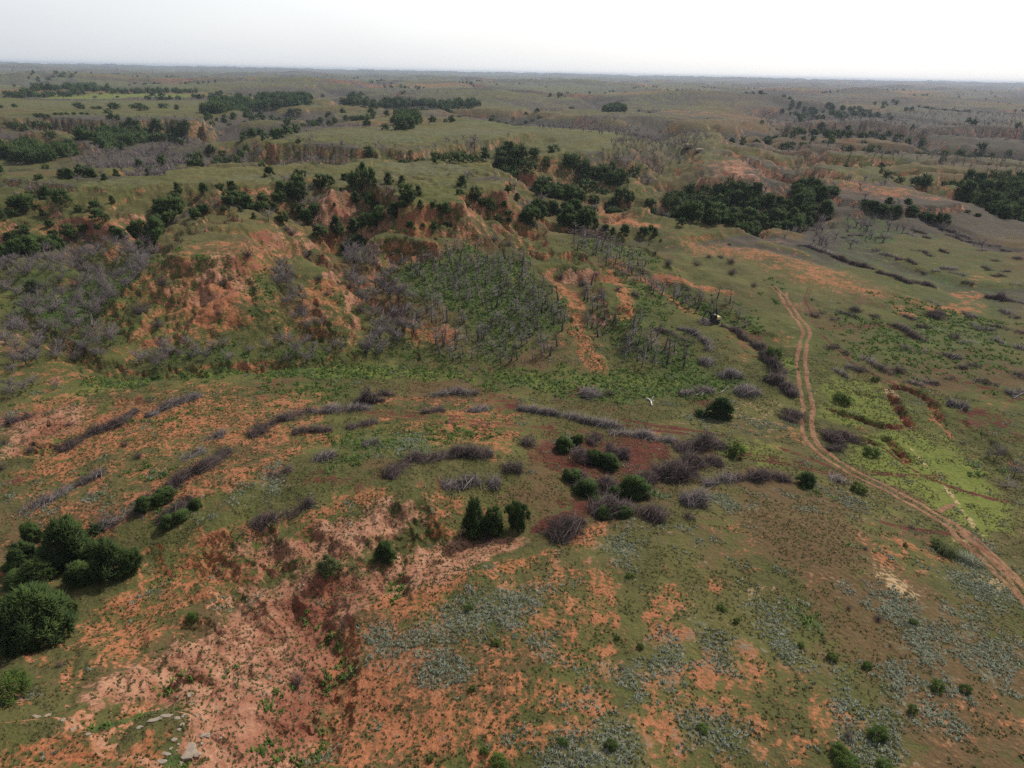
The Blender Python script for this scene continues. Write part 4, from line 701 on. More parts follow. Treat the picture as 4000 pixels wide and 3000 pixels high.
GROVES = [  # (region phrase, polygon, spacing m, height m)
 ('in the grove at the head of the left draw', [(600,830),(640,780),(700,745),(760,740),(800,755),(740,800),(700,835),(630,850)], 3.4, 4.6),
 ('in the dark thicket at the left edge', [(0,960),(40,930),(130,935),(180,955),(250,965),(240,990),(130,1000),(60,1020),(0,1010)], 3.0, 4.6),
 ('in the dark thicket behind the bare trees', [(445,920),(530,905),(620,905),(640,930),(560,940),(470,945)], 3.0, 4.4),
 ('in the thick draw behind the round red hill', [(1058,775),(1075,735),(1130,728),(1205,740),(1215,795),(1150,808),(1080,795)], 3.2, 4.4),
 ('along the grassy shoulder below the table top', [(1515,835),(1570,790),(1610,765),(1625,790),(1560,832)], 2.8, 3.6),
 ('along the grassy shoulder lower in the draw', [(1400,912),(1450,880),(1500,845),(1520,868),(1430,922)], 2.8, 4.0),
 ('in the valley behind the table top', [(1930,615),(2000,605),(2060,650),(2020,690),(1965,680)], 4.2, 5.5),
 ('in the round clump on the grassy ridge', [(1545,458),(1630,458),(1632,482),(1600,508),(1540,512),(1550,480)], 6, 6.5),
 ('in the long strip of trees in the middle valley', [(2185,645),(2255,640),(2390,690),(2440,722),(2440,742),(2380,738),(2260,705)], 4.0, 5.2),
 ('in the band below the small red bluff', [(2085,748),(2180,752),(2270,780),(2280,795),(2200,790),(2090,770)], 3.6, 4.4),
 ('in the clump above the sunlit spur', [(2350,805),(2400,765),(2470,785),(2480,805),(2420,812)], 3.4, 4.8),
 ('in the grove left of the sunlit spur', [(2045,868),(2055,825),(2125,820),(2135,855),(2090,880)], 3.4, 4.6),
 ('in the tall grove left of the sunlit spur', [(2175,885),(2200,835),(2258,812),(2285,850),(2330,878),(2325,900),(2240,900)], 3.2, 5.0),
 ('in the large dark grove filling the right valley', [(2590,840),(2620,770),(2700,725),(2830,720),(2960,770),(3060,795),(3160,845),(3185,885),(3170,900),(3000,900),(2800,880),(2660,885)], 4.0, 5.0),
 ('in the narrow grove right of the large one', [(3085,752),(3140,715),(3190,740),(3225,800),(3225,840),(3170,828),(3110,790)], 3.8, 4.8),
 ('in the dark grove at the right edge', [(3740,785),(3780,715),(3830,712),(3860,765),(3960,705),(4020,695),(4040,865),(3930,862),(3850,820)], 4.4, 5.5),
 ('in the valley thicket at the far left', [(300,555),(400,525),(470,500),(560,485),(560,510),(640,540),(720,512),(790,505),(790,525),(680,558),(560,568),(480,580),(400,588),(290,572)], 5.0, 5.5),
 ('in the thicket below the far left bluff', [(0,635),(0,585),(100,580),(220,590),(280,565),(320,600),(210,632),(60,645)], 4.6, 5.5),
 ('in rows on the left rim', [(118,682),(215,690),(300,680),(440,702),(430,708),(260,694),(130,688)], 4.0, 3.2),
 ('in the far grove across the valley', [(760,445),(820,432),(850,402),(900,402),(1000,412),(1080,378),(1200,378),(1215,408),(1130,428),(1000,432),(850,446)], 9, 8),
 ('in the far band of trees beyond the ridge', [(1335,420),(1348,384),(1455,388),(1450,408),(1560,404),(1690,408),(1870,405),(1880,415),(1690,421),(1525,421),(1400,421)], 9, 7.5),
 ('in the leafy wood by the bright green field', [(20,382),(60,362),(230,347),(250,332),(370,328),(390,358),(200,381),(60,384)], 15, 8),
 ('in the tree line behind the bright green field', [(400,362),(520,360),(600,352),(700,354),(760,364),(600,366)], 18, 6),
 ('in the small wood amid the far slopes', [(2350,432),(2400,418),(2450,425),(2440,438),(2380,440)], 10, 7),
]
for reg, pts, sp, hm in GROVES: grove('cedar', 'far' if sp > 8 else 'mid', reg, pts, sp, hm)
BARE = [  # (region phrase, family, polygon, spacing, height, prob)
 ('on the green slope at the left', 'tree', [(0,1010),(100,1000),(250,990),(380,940),(600,965),(620,1010),(520,1120),(470,1180),(560,1270),(420,1440),(250,1400),(100,1440),(0,1480)], 3.5, 4.0, .85),
 ('along the foot of the left spurs', 'tree', [(560,1350),(720,1345),(1000,1335),(1200,1330),(1500,1350),(1480,1410),(900,1430),(500,1460)], 3.3, 3.6, .85),
 ('right of the round red hill', 'tree', [(1065,1035),(1150,1080),(1200,1180),(1260,1280),(1200,1340),(1130,1260),(1075,1130)], 2.8, 4.2, .9),
 ('in the steep draw left of the green basin', 'tree', [(1340,935),(1470,935),(1480,1040),(1560,1110),(1640,1200),(1640,1300),(1480,1390),(1420,1380),(1450,1220),(1360,1120)], 3.0, 4.4, .9),
 ('in the green basin', 'pole', [(1560,1050),(1700,985),(1850,965),(2020,1000),(2110,1080),(2215,1200),(2200,1300),(2160,1400),(1960,1430),(1700,1410),(1660,1200)], 2.6, 4.0, .85),
 ('in the shrubby strip above the digger', 'pole', [(2190,910),(2420,935),(2560,1070),(2880,1190),(2940,1290),(2800,1240),(2560,1160),(2400,1070),(2250,990)], 2.9, 4.2, .9),
 ('between the orange tongue and the digger', 'pole', [(2260,1090),(2330,1130),(2400,1230),(2550,1290),(2700,1400),(2660,1450),(2450,1440),(2350,1350),(2280,1270)], 3.0, 4.4, .85),
 ('below the orange patch at the left', 'tree', [(0,1500),(60,1480),(260,1500),(230,1560),(60,1580),(0,1560)], 3.6, 3.6, .7),
 ('in the brown hollow of the far left valley', 'far', [(240,650),(400,592),(560,582),(720,562),(860,600),(760,650),(640,690),(480,680)], 5.5, 4.5, .8),
 ('in the red cuttings behind the grassy ridge', 'far', [(1000,620),(1080,585),(1180,570),(1300,590),(1300,620),(1180,640),(1040,640)], 6, 4.5, .7),
 ('on the slopes of the head valley', 'far', [(2380,565),(2560,542),(2800,548),(2700,590),(2620,640),(2560,720),(2500,640),(2400,620)], 5.5, 4.0, .8),
 ('along the valley line behind the ridge', 'far', [(1700,560),(2000,535),(2010,550),(1800,575)], 6.5, 4.5, .8),
 ('in the brown country at the upper right', 'far', [(2950,450),(3300,435),(4000,440),(4000,560),(3700,545),(3300,545),(3000,500)], 16, 6, .8),
 ('along the rim beyond the ridge', 'far', [(2100,475),(2500,515),(2700,570),(2560,575),(2300,520),(2100,500)], 9, 5, .7),
 ('in the gullies at the right', 'far', [(3050,560),(3300,560),(3700,600),(4000,610),(4000,690),(3500,650),(3300,640),(3080,700)], 9, 4.5, .6),
]
for reg, fam, pts, sp, hm, pr in BARE: grove('bare', fam, reg, pts, sp, hm, .25, pr)
for (x, y, w, h) in [(120,755,44,40),(70,770,40,30),(1050,870,60,60),(1200,1010,50,40),(2930,1850,30,30),(3890,1800,60,80),(3960,1870,90,80),(3930,1915,80,40),(3860,1790,40,60)]:
    c, W_, H_ = sized(x, y, w, h); CAND['bare'].append((c, H_, W_, 'tree', 'at the right edge of the track meadow' if x > 3000 else 'on the left hillsides', True))
print('trees', len(CAND['cedar']), len(CAND['bare']))

FAMS = {'near': PC_NEAR, 'mid': PC_MID, 'far': PC_FAR, 'tree': PB_TREE, 'pole': PB_POLE}
def plant_kind(kind, name, group_word, parts, limit, farfam, stuffname, stufflabel):
    L = CAND[kind]; size = [(c[1] + c[2]) / max(depth(c[0]), 1) for c in L]; order = np.argsort(size)[::-1]
    inview = []
    for i in order:
        d = L[i][0] - CAM; q = (2000 + F * (d @ RI) / (d @ FWD), 1500 - F * (d @ UI) / (d @ FWD)); inview.append(-40 < q[0] < 4040 and -40 < q[1] < 3040)
    indiv, rest = [], []
    for i, v in zip(order, inview):
        if L[i][3] == 'far' and kind == 'bare': rest.append(i)
        elif v and len(indiv) < limit: indiv.append(i)
        else: rest.append(i)
    byreg = {}
    for i in indiv: byreg.setdefault(L[i][4], []).append(i)
    words = {}
    NUM = 'first second third fourth fifth sixth seventh eighth ninth tenth eleventh twelfth'.split()
    for reg, idx in byreg.items():
        P = np.array([L[i][0] for i in idx]); az = np.arctan2(P[:, 0], P[:, 1]); r = np.hypot(P[:, 0], P[:, 1]); n = len(idx)
        rows = 1 if n <= 10 else int(math.ceil(n / 11.0)); od = np.argsort(r)
        for k, blk in enumerate(np.array_split(od, rows)):
            blk = blk[np.argsort(az[blk])]
            for m_, j in enumerate(blk):
                rw = '' if rows == 1 else ('front row, ' if k == 0 else 'back row, ' if k == rows - 1 else f'{NUM[k]} row, ')
                words[idx[j]] = rw + (f'{NUM[m_]} from left' if n > 1 else 'standing alone')
    for n, i in enumerate(indiv):
        p, h, w, fam, reg, fixed = L[i]; pr = FAMS[fam][int(RNG.integers(len(FAMS[fam])))]; sc = (w / pr['w'], w / pr['w'] * rnd(.9, 1.1), h / pr['h']); rz = rnd(0, 6.28)
        lab = f"{group_word} {reg}, {words[i]}"
        if n < parts:
            e = put(name, None, p, rz, sc); put('trunk', pr['trunk'], parent=e); put('crown' if kind == 'cedar' else 'branches', pr['crown'], parent=e)
        else: e = put(name, pr['single'], p, rz, sc)
        if fam == 'near' and n < parts and w > 2.2 and n % 3 != 1:
            db = PB_BUSH[n % 3]; a_ = rnd(0, 6.28); put('dead_branches', db['crown'], (math.cos(a_) * .28 * pr['w'], math.sin(a_) * .28 * pr['w'], .12 * pr['h']), a_, (pr['w'] * .62 / db['w'], pr['w'] * .62 / db['w'], pr['h'] * .62 / db['h']), e)
        tag(e, lab, 'tree', f"{group_word}s {reg}")
    geo = []
    for i in rest:
        p, h, w, fam, reg, fixed = L[i]; ps = farfam if depth(p) > 300 or fam in ('far', 'near') else FAMS[fam]; pr = ps[int(RNG.integers(len(ps)))]; v, f, t = pr['raw']; a = rnd(0, 6.28); ca, sa = math.cos(a), math.sin(a)
        q = v * [w / pr['w'], w / pr['w'], h / pr['h']]; geo.append((np.stack([q[:, 0] * ca - q[:, 1] * sa, q[:, 0] * sa + q[:, 1] * ca, q[:, 2]], 1) + p - [0, 0, .2], f, t))
    if geo:
        v, f, t = join(geo); tag(put(stuffname, tri_mesh(stuffname, v, f, [MAT['cedar' if kind == 'cedar' else 'grey']], t)), stufflabel, None, None, 'stuff')
    print(kind, 'individual', len(indiv), 'rest', len(rest))
# scattered far trees along draws, for the mass objects
def scatter(n, r0, r1, prob, kind, hm, fam='far'):
    r = np.exp(rnd(math.log(r0), math.log(r1), n)); a = rnd(-.82, .82, n); x, y = r * np.sin(a), r * np.cos(a); p = prob(x, y); k = rnd(0, 1, n) < p
    for xx, yy in zip(x[k], y[k]):
        s = hm * rnd(.7, 1.3); CAND[kind].append((np.array([xx, yy, float(ground(xx, yy))]), s, s * rnd(.8, 1.2), fam, 'along the draws of the rolling country', False))
def lowp(x, y): return ground(x, y, low)
N0 = len(CAND['cedar'])
scatter(5200, 420, 1300, lambda x, y: .75 * (1 - ground(x, y, M['plain'])) * sstep(.3, .7, -ground(x, y, cut) + .3) * sstep(-.05, .3, fbm(x, y, 220, 3, 401)), 'cedar', 4.6)
scatter(1500, 215, 420, lambda x, y: .5 * (np.arctan2(x, y) < .25) * sstep(.3, .7, -ground(x, y, cut) + .2) * sstep(0, .3, fbm(x, y, 90, 3, 407)), 'cedar', 3.6, 'mid')
scatter(26000, 1300, 6500, lambda x, y: .9 * sstep(.16, .30, fbm(x, y, 420, 5, 402, .6)) * sstep(.1, .5, -ground(x, y, cut) + .2) * (1 - ground(x, y, M['field'])), 'cedar', 6)
scatter(9000, 260, 1500, lambda x, y: .6 * (1 - ground(x, y, M['plain'])) * sstep(.55, .9, -ground(x, y, cut) + .5 * fbm(x, y, 120, 3, 403)), 'bare', 4.5)
NC = N0
plant_kind('cedar', 'cedar_tree', 'cedar', 130, 298, PC_FAR, 'far_cedar_woodland', 'far off dark green cedar woodland in the draws')
plant_kind('bare', 'bare_tree', 'leafless tree', 120, 298, PB_FAR, 'far_bare_woodland', 'far off mass of leafless brown and grey trees')
# ------------------------------------------------------------------ brush rows and heaps of cut cedar
ORD = 'first second third fourth fifth sixth seventh eighth ninth tenth eleventh twelfth thirteenth fourteenth fifteenth sixteenth'.split()
def brush(pts, wid, hgt, label, group, dens=34, mat='grey', name='brush_row'):
    P = at(pts); c = P.mean(0); c[2] = ground(c[0], c[1]); Q = P - c
    if len(P) > 1: P = resample(P, 2.5); P[:, :2] += RNG.normal(0, .45, (len(P), 2)); Q = P - c
    if len(P) > 1:
        Q = resample(Q, .8)
    else:
        Q = np.array([[-wid * .25, 0, 0], [0, 0, 0], [wid * .25, .1, 0]])
    Q[:, 2] = ground(Q[:, 0] + c[0], Q[:, 1] + c[1]) - c[2] - .05
    v, f, t = brush_geo(Q, wid, hgt, dens); o = put(name, tri_mesh(name, v, f, [MAT[mat]], t), c); tag(o, label, 'brush pile', group); return o
ROWS = [  # points, width m, height m, material, label
 ([(262,1755),(340,1705),(420,1665),(490,1640)], 3.0, 1.7, 'brown', 'thick brown brush row on the upper left orange slope'),
 ([(490,1635),(540,1612)], 2.2, 1.2, 'brown', 'short brown brush row continuing up from the thick one'),
 ([(90,1998),(160,1972),(235,1942)], 2.6, 1.4, 'grey', 'grey brush row at the left edge above the green tufts'),
 ([(240,1922),(305,1902),(380,1862)], 2.4, 1.2, 'grey', 'grey brush row climbing away from the left edge row'),
 ([(412,2052),(500,2022),(550,2000)], 3.0, 1.6, 'grey', 'pale grey brush row left of the green felled cedars'),
 ([(600,1950),(700,1890),(800,1840),(900,1762)], 3.2, 1.8, 'brown', 'longest brown brush row running up the left slope'),
 ([(640,2035),(690,2000),(740,1960)], 2.8, 1.4, 'brown', 'brown brush row with green felled cedars along it'),
 ([(0,1655),(60,1642),(115,1625)], 2.6, 1.5, 'brown', 'brown brush row touching the left edge'),
 ([(600,1622),(700,1572),(780,1542)], 2.8, 1.5, 'grey', 'grey brush row on the crest of the upper left slope'),
 ([(820,1725),(880,1692)], 2.4, 1.2, 'grey', 'short pale brush row under the sage strip'),
 ([(715,1795),(775,1768)], 2.2, 1.1, 'grey', 'short grey brush row by the green weeds'),
 ([(1000,1702),(1060,1662),(1130,1625),(1200,1602)], 3.0, 1.6, 'brown', 'brown brush row bending up to the level ground'),
 ([(1225,1618),(1300,1602),(1430,1595)], 2.6, 1.3, 'grey', 'pale grey brush row on the level ground at left centre'),
 ([(1182,1690),(1250,1692),(1310,1680)], 2.4, 1.2, 'brown', 'low brown brush row with a white forked limb'),
 ([(1370,1678),(1460,1655)], 2.6, 1.4, 'brown', 'dark brush row beside dark red soil at left centre'),
 ([(1080,1860),(1140,1835)], 3.0, 1.6, 'brown', 'rounded brown heap beside the ring of sage'),
 ([(1225,1805),(1300,1785)], 2.8, 1.4, 'grey', 'open grey heap with a standing white limb'),
 ([(1420,1738),(1460,1732)], 2.0, .9, 'grey', 'small faint grey heap on the smooth grass'),
 ([(1640,1612),(1725,1602)], 2.8, 1.3, 'brown', 'brown heap on the orange patch at the centre'),
 ([(1835,1608),(1905,1602)], 2.8, 1.3, 'grey', 'grey heap right of the orange patch at the centre'),
 ([(1505,1862),(1560,1822),(1650,1795),(1720,1775),(1900,1770)], 3.4, 1.9, 'brown', 'long curving brown brush row at the centre'),
 ([(1735,1912),(1830,1902),(1865,1885),(1930,1885)], 3.0, 1.4, 'grey', 'grey brush row in front of the curving one'),
 ([(1970,1852),(2035,1848)], 3.2, 1.9, 'brown', 'round dark heap left of the churned red soil'),
 ([(1000,2052),(1060,2020),(1110,2015)], 3.0, 1.7, 'brown', 'brown brush row on the edge of the red scar'),
 ([(1120,2000),(1200,1965)], 3.0, 1.7, 'brown', 'brown brush row ending near the red scar'),
 ([(1700,1545),(1780,1532),(1865,1535)], 2.8, 1.4, 'grey', 'grey brush row near the wheel marks at the centre'),
 ([(1400,1575),(1490,1562)], 4.2, 3.0, 'brown', 'tall rounded brown brush heap on the flat at left centre'),
 ([(1500,1545),(1540,1542)], 2.4, 1.2, 'brown', 'small brown heap right of the tall rounded one'),
 ([(2020,1600),(2100,1612),(2200,1622),(2300,1650),(2440,1672)], 2.4, 1.2, 'grey', 'long thin grey brush row along the wheel marks'),
 ([(2400,1690),(2480,1712),(2560,1718),(2630,1720)], 3.2, 1.7, 'grey', 'pale grey brush row above the churned red soil'),
 ([(2650,1760),(2720,1742),(2800,1732)], 3.6, 2.0, 'brown', 'dark brush row at the right of the churned red soil'),
 ([(2500,1892),(2600,1870),(2680,1830),(2800,1800)], 4.2, 2.4, 'brown', 'big brown brush row curving right below the red soil'),
 ([(2180,2105),(2240,2065),(2270,2040)], 4.0, 2.2, 'brown', 'dark brush row at the lower end of the brush crescent'),
 ([(2300,2012),(2400,1992),(2470,1995)], 4.0, 2.2, 'brown', 'brown brush row in the middle of the brush crescent'),
 ([(2480,2000),(2590,2022)], 4.4, 2.6, 'brown', 'massive brown brush heap at the right of the crescent'),
 ([(2340,1935),(2365,1900)], 3.4, 2.4, 'brown', 'upright brown heap between two green cedars'),
 ([(2230,1900),(2290,1870)], 3.0, 1.8, 'brown', 'brown heap tangled with green at the crescent top'),
 ([(2270,1800),(2300,1790)], 3.4, 2.0, 'brown', 'dark heap among the cedars left of the red soil'),
 ([(2370,1800),(2440,1790)], 4.4, 3.0, 'brown', 'tall dark heap at the centre of the red soil'),
 ([(2300,1722),(2330,1712)], 2.6, 1.4, 'brown', 'small heap above the tall dark one'),
 ([(2040,1740),(2080,1735)], 3.0, 1.9, 'brown', 'round heap at the left tip of the red soil'),
 ([(2765,1885),(2850,1880)], 3.0, 1.5, 'grey', 'loose grey heap left of the last long row'),
 ([(2870,1870),(2960,1868),(3090,1882)], 3.2, 1.9, 'brown', 'long brown brush row ending near the dirt track'),
 ([(2670,1965),(2760,1958)], 3.8, 1.6, 'grey', 'broad spiky grey heap on the open grass'),
 ([(2660,2022),(2700,2020)], 2.2, 1.0, 'brown', 'small thin heap under the spiky grey one'),
 ([(2280,1548),(2330,1540)], 3.4, 2.0, 'grey', 'pyramid of grey limbs on the central flat'),
 ([(2355,1548),(2390,1545)], 2.2, 1.2, 'brown', 'low brown heap beside the limb pyramid'),
 ([(2660,1535),(2780,1530)], 2.6, 1.3, 'grey', 'row of pale leaning limbs on the flat'),
 ([(2880,1540),(2950,1530)], 3.4, 2.0, 'grey', 'heap of pale crossed poles near the dark cedar'),
 ([(2820,1475),(2890,1462)], 4.0, 1.8, 'grey', 'grey heap of felled trees under the spur'),
 ([(2740,1418),(2785,1412)], 3.4, 1.5, 'grey', 'grey heap below the diagonal brush rows'),
 ([(2820,1275),(2900,1312),(2950,1345)], 3.0, 1.3, 'brown', 'upper part of the brush line below the digger'),
 ([(2940,1350),(3000,1405),(3040,1455)], 3.4, 1.5, 'brown', 'lower part of the brush line left of the track'),
 ([(2580,1285),(2640,1310),(2700,1335)], 2.2, 1.0, 'brown', 'first diagonal brush row on the mown slope'),
 ([(2640,1275),(2700,1300),(2760,1340),(2790,1370)], 2.4, 1.1, 'grey', 'second diagonal brush row on the mown slope'),
 ([(3010,1480),(3060,1510),(3100,1545)], 4.0, 2.2, 'brown', 'brown thicket heap just left of the track'),
 ([(3070,1640),(3090,1610)], 3.8, 2.2, 'brown', 'grey green heap left of the track bend'),
 ([(3250,1730),(3320,1710)], 5.0, 3.2, 'brown', 'large purple brown thicket right of the track'),
 ([(3235,1760),(3270,1768)], 2.6, 1.4, 'brown', 'dark low heap under the purple thicket'),
 ([(3250,1880),(3320,1890)], 2.2, .8, 'grey', 'faint pale heap left of the bright round bush'),
 ([(3690,2160),(3740,2180)], 3.6, 1.4, 'olive', 'dark tangle by the bush beside the track'),
 ([(3760,2185),(3800,2210)], 3.2, 1.3, 'sage', 'sage green tangle at the track edge'),
 ([(3130,960),(3200,975),(3250,995)], 2.8, 1.2, 'grey', 'top part of the long brush line at upper right'),
 ([(3250,1000),(3330,1025),(3400,1050)], 3.2, 1.4, 'brown', 'second part of the long brush line at upper right'),
 ([(3430,1062),(3500,1080),(3560,1108)], 3.0, 1.4, 'brown', 'third part of the long brush line at upper right'),
 ([(3570,1105),(3660,1125)], 3.4, 1.5, 'brown', 'last part of the long brush line at upper right'),
 ([(3480,1270),(3560,1310),(3620,1335)], 2.8, 1.4, 'brown', 'brush row on the right meadow by thin wheel marks'),
 ([(3860,1165),(3950,1175)], 4.0, 1.8, 'brown', 'wide dark heap near the right edge'),
 ([(3640,1245),(3670,1225)], 3.4, 2.2, 'brown', 'tall pair of heaps beside the red bare patch'),
 ([(3720,1590),(3760,1590)], 3.4, 1.8, 'grey', 'spiky grey heap right of the cut bank'),
 ([(3950,1545),(4010,1530)], 3.0, 1.6, 'grey', 'pile of pale poles at the right edge'),
]
for pts, w, h, mt, lab in ROWS: brush(pts, w * (1.3 if w >= 3.4 else 1.0), h * (1.15 if w >= 3.4 else .95), lab, 'rows and heaps of cut brush', 56 if w >= 3.4 else 50, mt)
# smaller heaps over the right slope, front to back
heaps = []
q = [(3170,1230),(3200,1225),(3260,1250),(3310,1225),(3350,1215),(3410,1235),(3250,1360),(3305,1380),(3320,1440),(3290,1460),(3400,1410),(3440,1440),(3510,1450),(3380,1450),(3530,1360),(3590,1375),(3700,1390),(3740,1400),(3800,1430),(3760,1440),(3710,1480),(3610,1490),(3650,1500),(3570,1500),(3840,1490),(3880,1500),(3960,1460),(3990,1470),(3920,1340),(3980,1360),(3720,1320),(3780,1340),(3850,1290),(3820,1275),(3900,1280),(3610,1280),(3640,1180),(3770,1225),(3800,1240),(3930,1220),(3970,1240),(3900,1080),(3960,1110),(3930,1060),(3700,1050),(3740,1070),(3780,1110),(3600,1060),(3660,1060),(3540,1020),(3580,980),(3620,990),(3680,980),(3420,980),(3470,1000),(3320,940),(3350,920),(3300,930),(3460,930),(3380,880),(3560,920),(3590,905),(3700,900),(3720,930),(3760,920),(3800,950),(3840,980),(3880,960),(3930,980),(3980,1010),(3660,880),(3620,930),(3850,1050),(3890,1020),(3980,1180),(3990,1300),(3550,1240)]
for (x, y) in sorted(q, key=lambda a: -a[1]): heaps.append((x, y))
bands = {}
for x, y in heaps: bands.setdefault(('the lower', 'the middle', 'the upper', 'the top')[0 if y > 1400 else 1 if y > 1220 else 2 if y > 1020 else 3], []).append((x, y))
bands = {k: sorted(v) for k, v in bands.items()}
for bd, L in bands.items():
    for i, (x, y) in enumerate(L):
        tot = len(L); ordn = (ORD[i] + ' from the left') if i < 12 else (ORD[tot - 1 - i] + ' from the right' if tot - 1 - i > 0 else 'nearest the right edge')
        w = rnd(10, 34); yy = w * rnd(.0, .5); P = [(x - w, y - yy), (x + rnd(-.2, .2) * w, y + rnd(-4, 4)), (x + w, y + yy * rnd(.6, 1.3))] if rnd(0, 1) < .7 else [(x - 12, y), (x + 12, y)]
        brush(P, rnd(1.8, 3.4), rnd(.6, 1.4), f"small brush heap on {bd} right slope, {ordn}", 'small brush heaps on the right slope', 30, 'brown' if rnd(0, 1) < .7 else 'grey', 'brush_heap')

# ------------------------------------------------------------------ bushes standing alone
def shrub(fam, name, x, y, w, h, label, cat='bush', group=None):
    c, W_, H_ = sized(x, y, w, h); pr = fam[int(RNG.integers(len(fam)))]
    e = put(name, None, c, rnd(0, 6.28), (W_ / pr['w'] * .9, W_ / pr['w'] * .85, min(H_, W_ * 1.1) / pr['h'] * .7)); put('stem', pr['trunk'], parent=e); put('foliage' if fam in (P_LEAF, P_OLIVE) else 'branches', pr['crown'], parent=e)
    return tag(e, label, cat, group)
shrub(P_OLIVE, 'olive_shrub', 1288, 2245, 96, 108, 'round olive bush beside the gully left of the dark cedar')
shrub(PB_BUSH, 'bare_bush', 1165, 2690, 125, 160, 'big leafless grey bush on the pale bank above the gully')
for x, y, w, h, lab in [(3290,1578,68,58,'dark green round bush in the yellow green meadow'),(3418,1492,32,30,'small green bush above the cut banks'),(3400,1785,62,56,'leafy green bush on the meadow right of the track'),(3350,1928,60,56,'bright green round bush touching the dirt track'),
    (3662,2148,60,52,'green bush with dark tangle beside the track'),(3535,2135,22,20,'tiny bright green bush on the brown grass'),(2870,1790,70,100,'lime green bush at the end of the big brush rows'),(3020,1405,64,70,'green bush left of the track by the brush line'),
    (755,2428,46,52,'small green bush on the pale slope at the left'),(50,2750,170,180,'bright green bush cut by the lower left edge'),(1675,2085,22,32,'tiny green bush on the red hollow floor'),(1940,2520,44,34,'small green bush below the sage band'),(1830,2385,36,36,'green bush inside the sage band'),
    (1950,2995,80,60,'green bush at the bottom edge'),(2410,2500,24,26,'little dark green bush near the orange streaks'),(2820,2385,42,30,'yellow green bush in the sage at right centre'),(2875,2435,30,34,'dark green bush in the sage at right centre'),(2745,2860,50,34,'bright green bush inside the ring of sage'),
    (3660,2700,60,54,'green bush beside the orange streak at lower right'),(3765,2710,46,60,'green bush in the purple sage at lower right'),(3425,2890,80,70,'dark green bush on the sage clump at the bottom right'),(3290,2980,120,60,'wide bright green bush at the bottom right'),(3450,3000,60,44,'olive green bush at the bottom edge right'),
    (3560,2790,44,52,'green bush in the dark sage strip at right'),(3385,2615,44,40,'small green bush in the rust coloured grass'),(3250,2580,44,44,'green bush below the bright green weeds'),(3130,2530,30,26,'small green bush left of the bright weeds'),(3565,2440,34,30,'dark bush between two sage patches'),
    (2460,2255,36,26,'pale green bush on open grass at centre right'),(2200,2910,46,36,'dark green bush on the sage at the bottom'),(2385,2925,50,50,'green bush deep in the bottom sage clump'),(1680,2975,30,28,'yellow green bush near the bottom edge'),(1895,2945,40,34,'yellow green bush left of the bottom green one'),
    (2500,2535,28,30,'little pale bush on the orange streak'),(1845,2700,30,28,'yellow green bush on tufted orange soil')]:
    shrub(P_LEAF, 'green_shrub', x, y, w, h, lab)
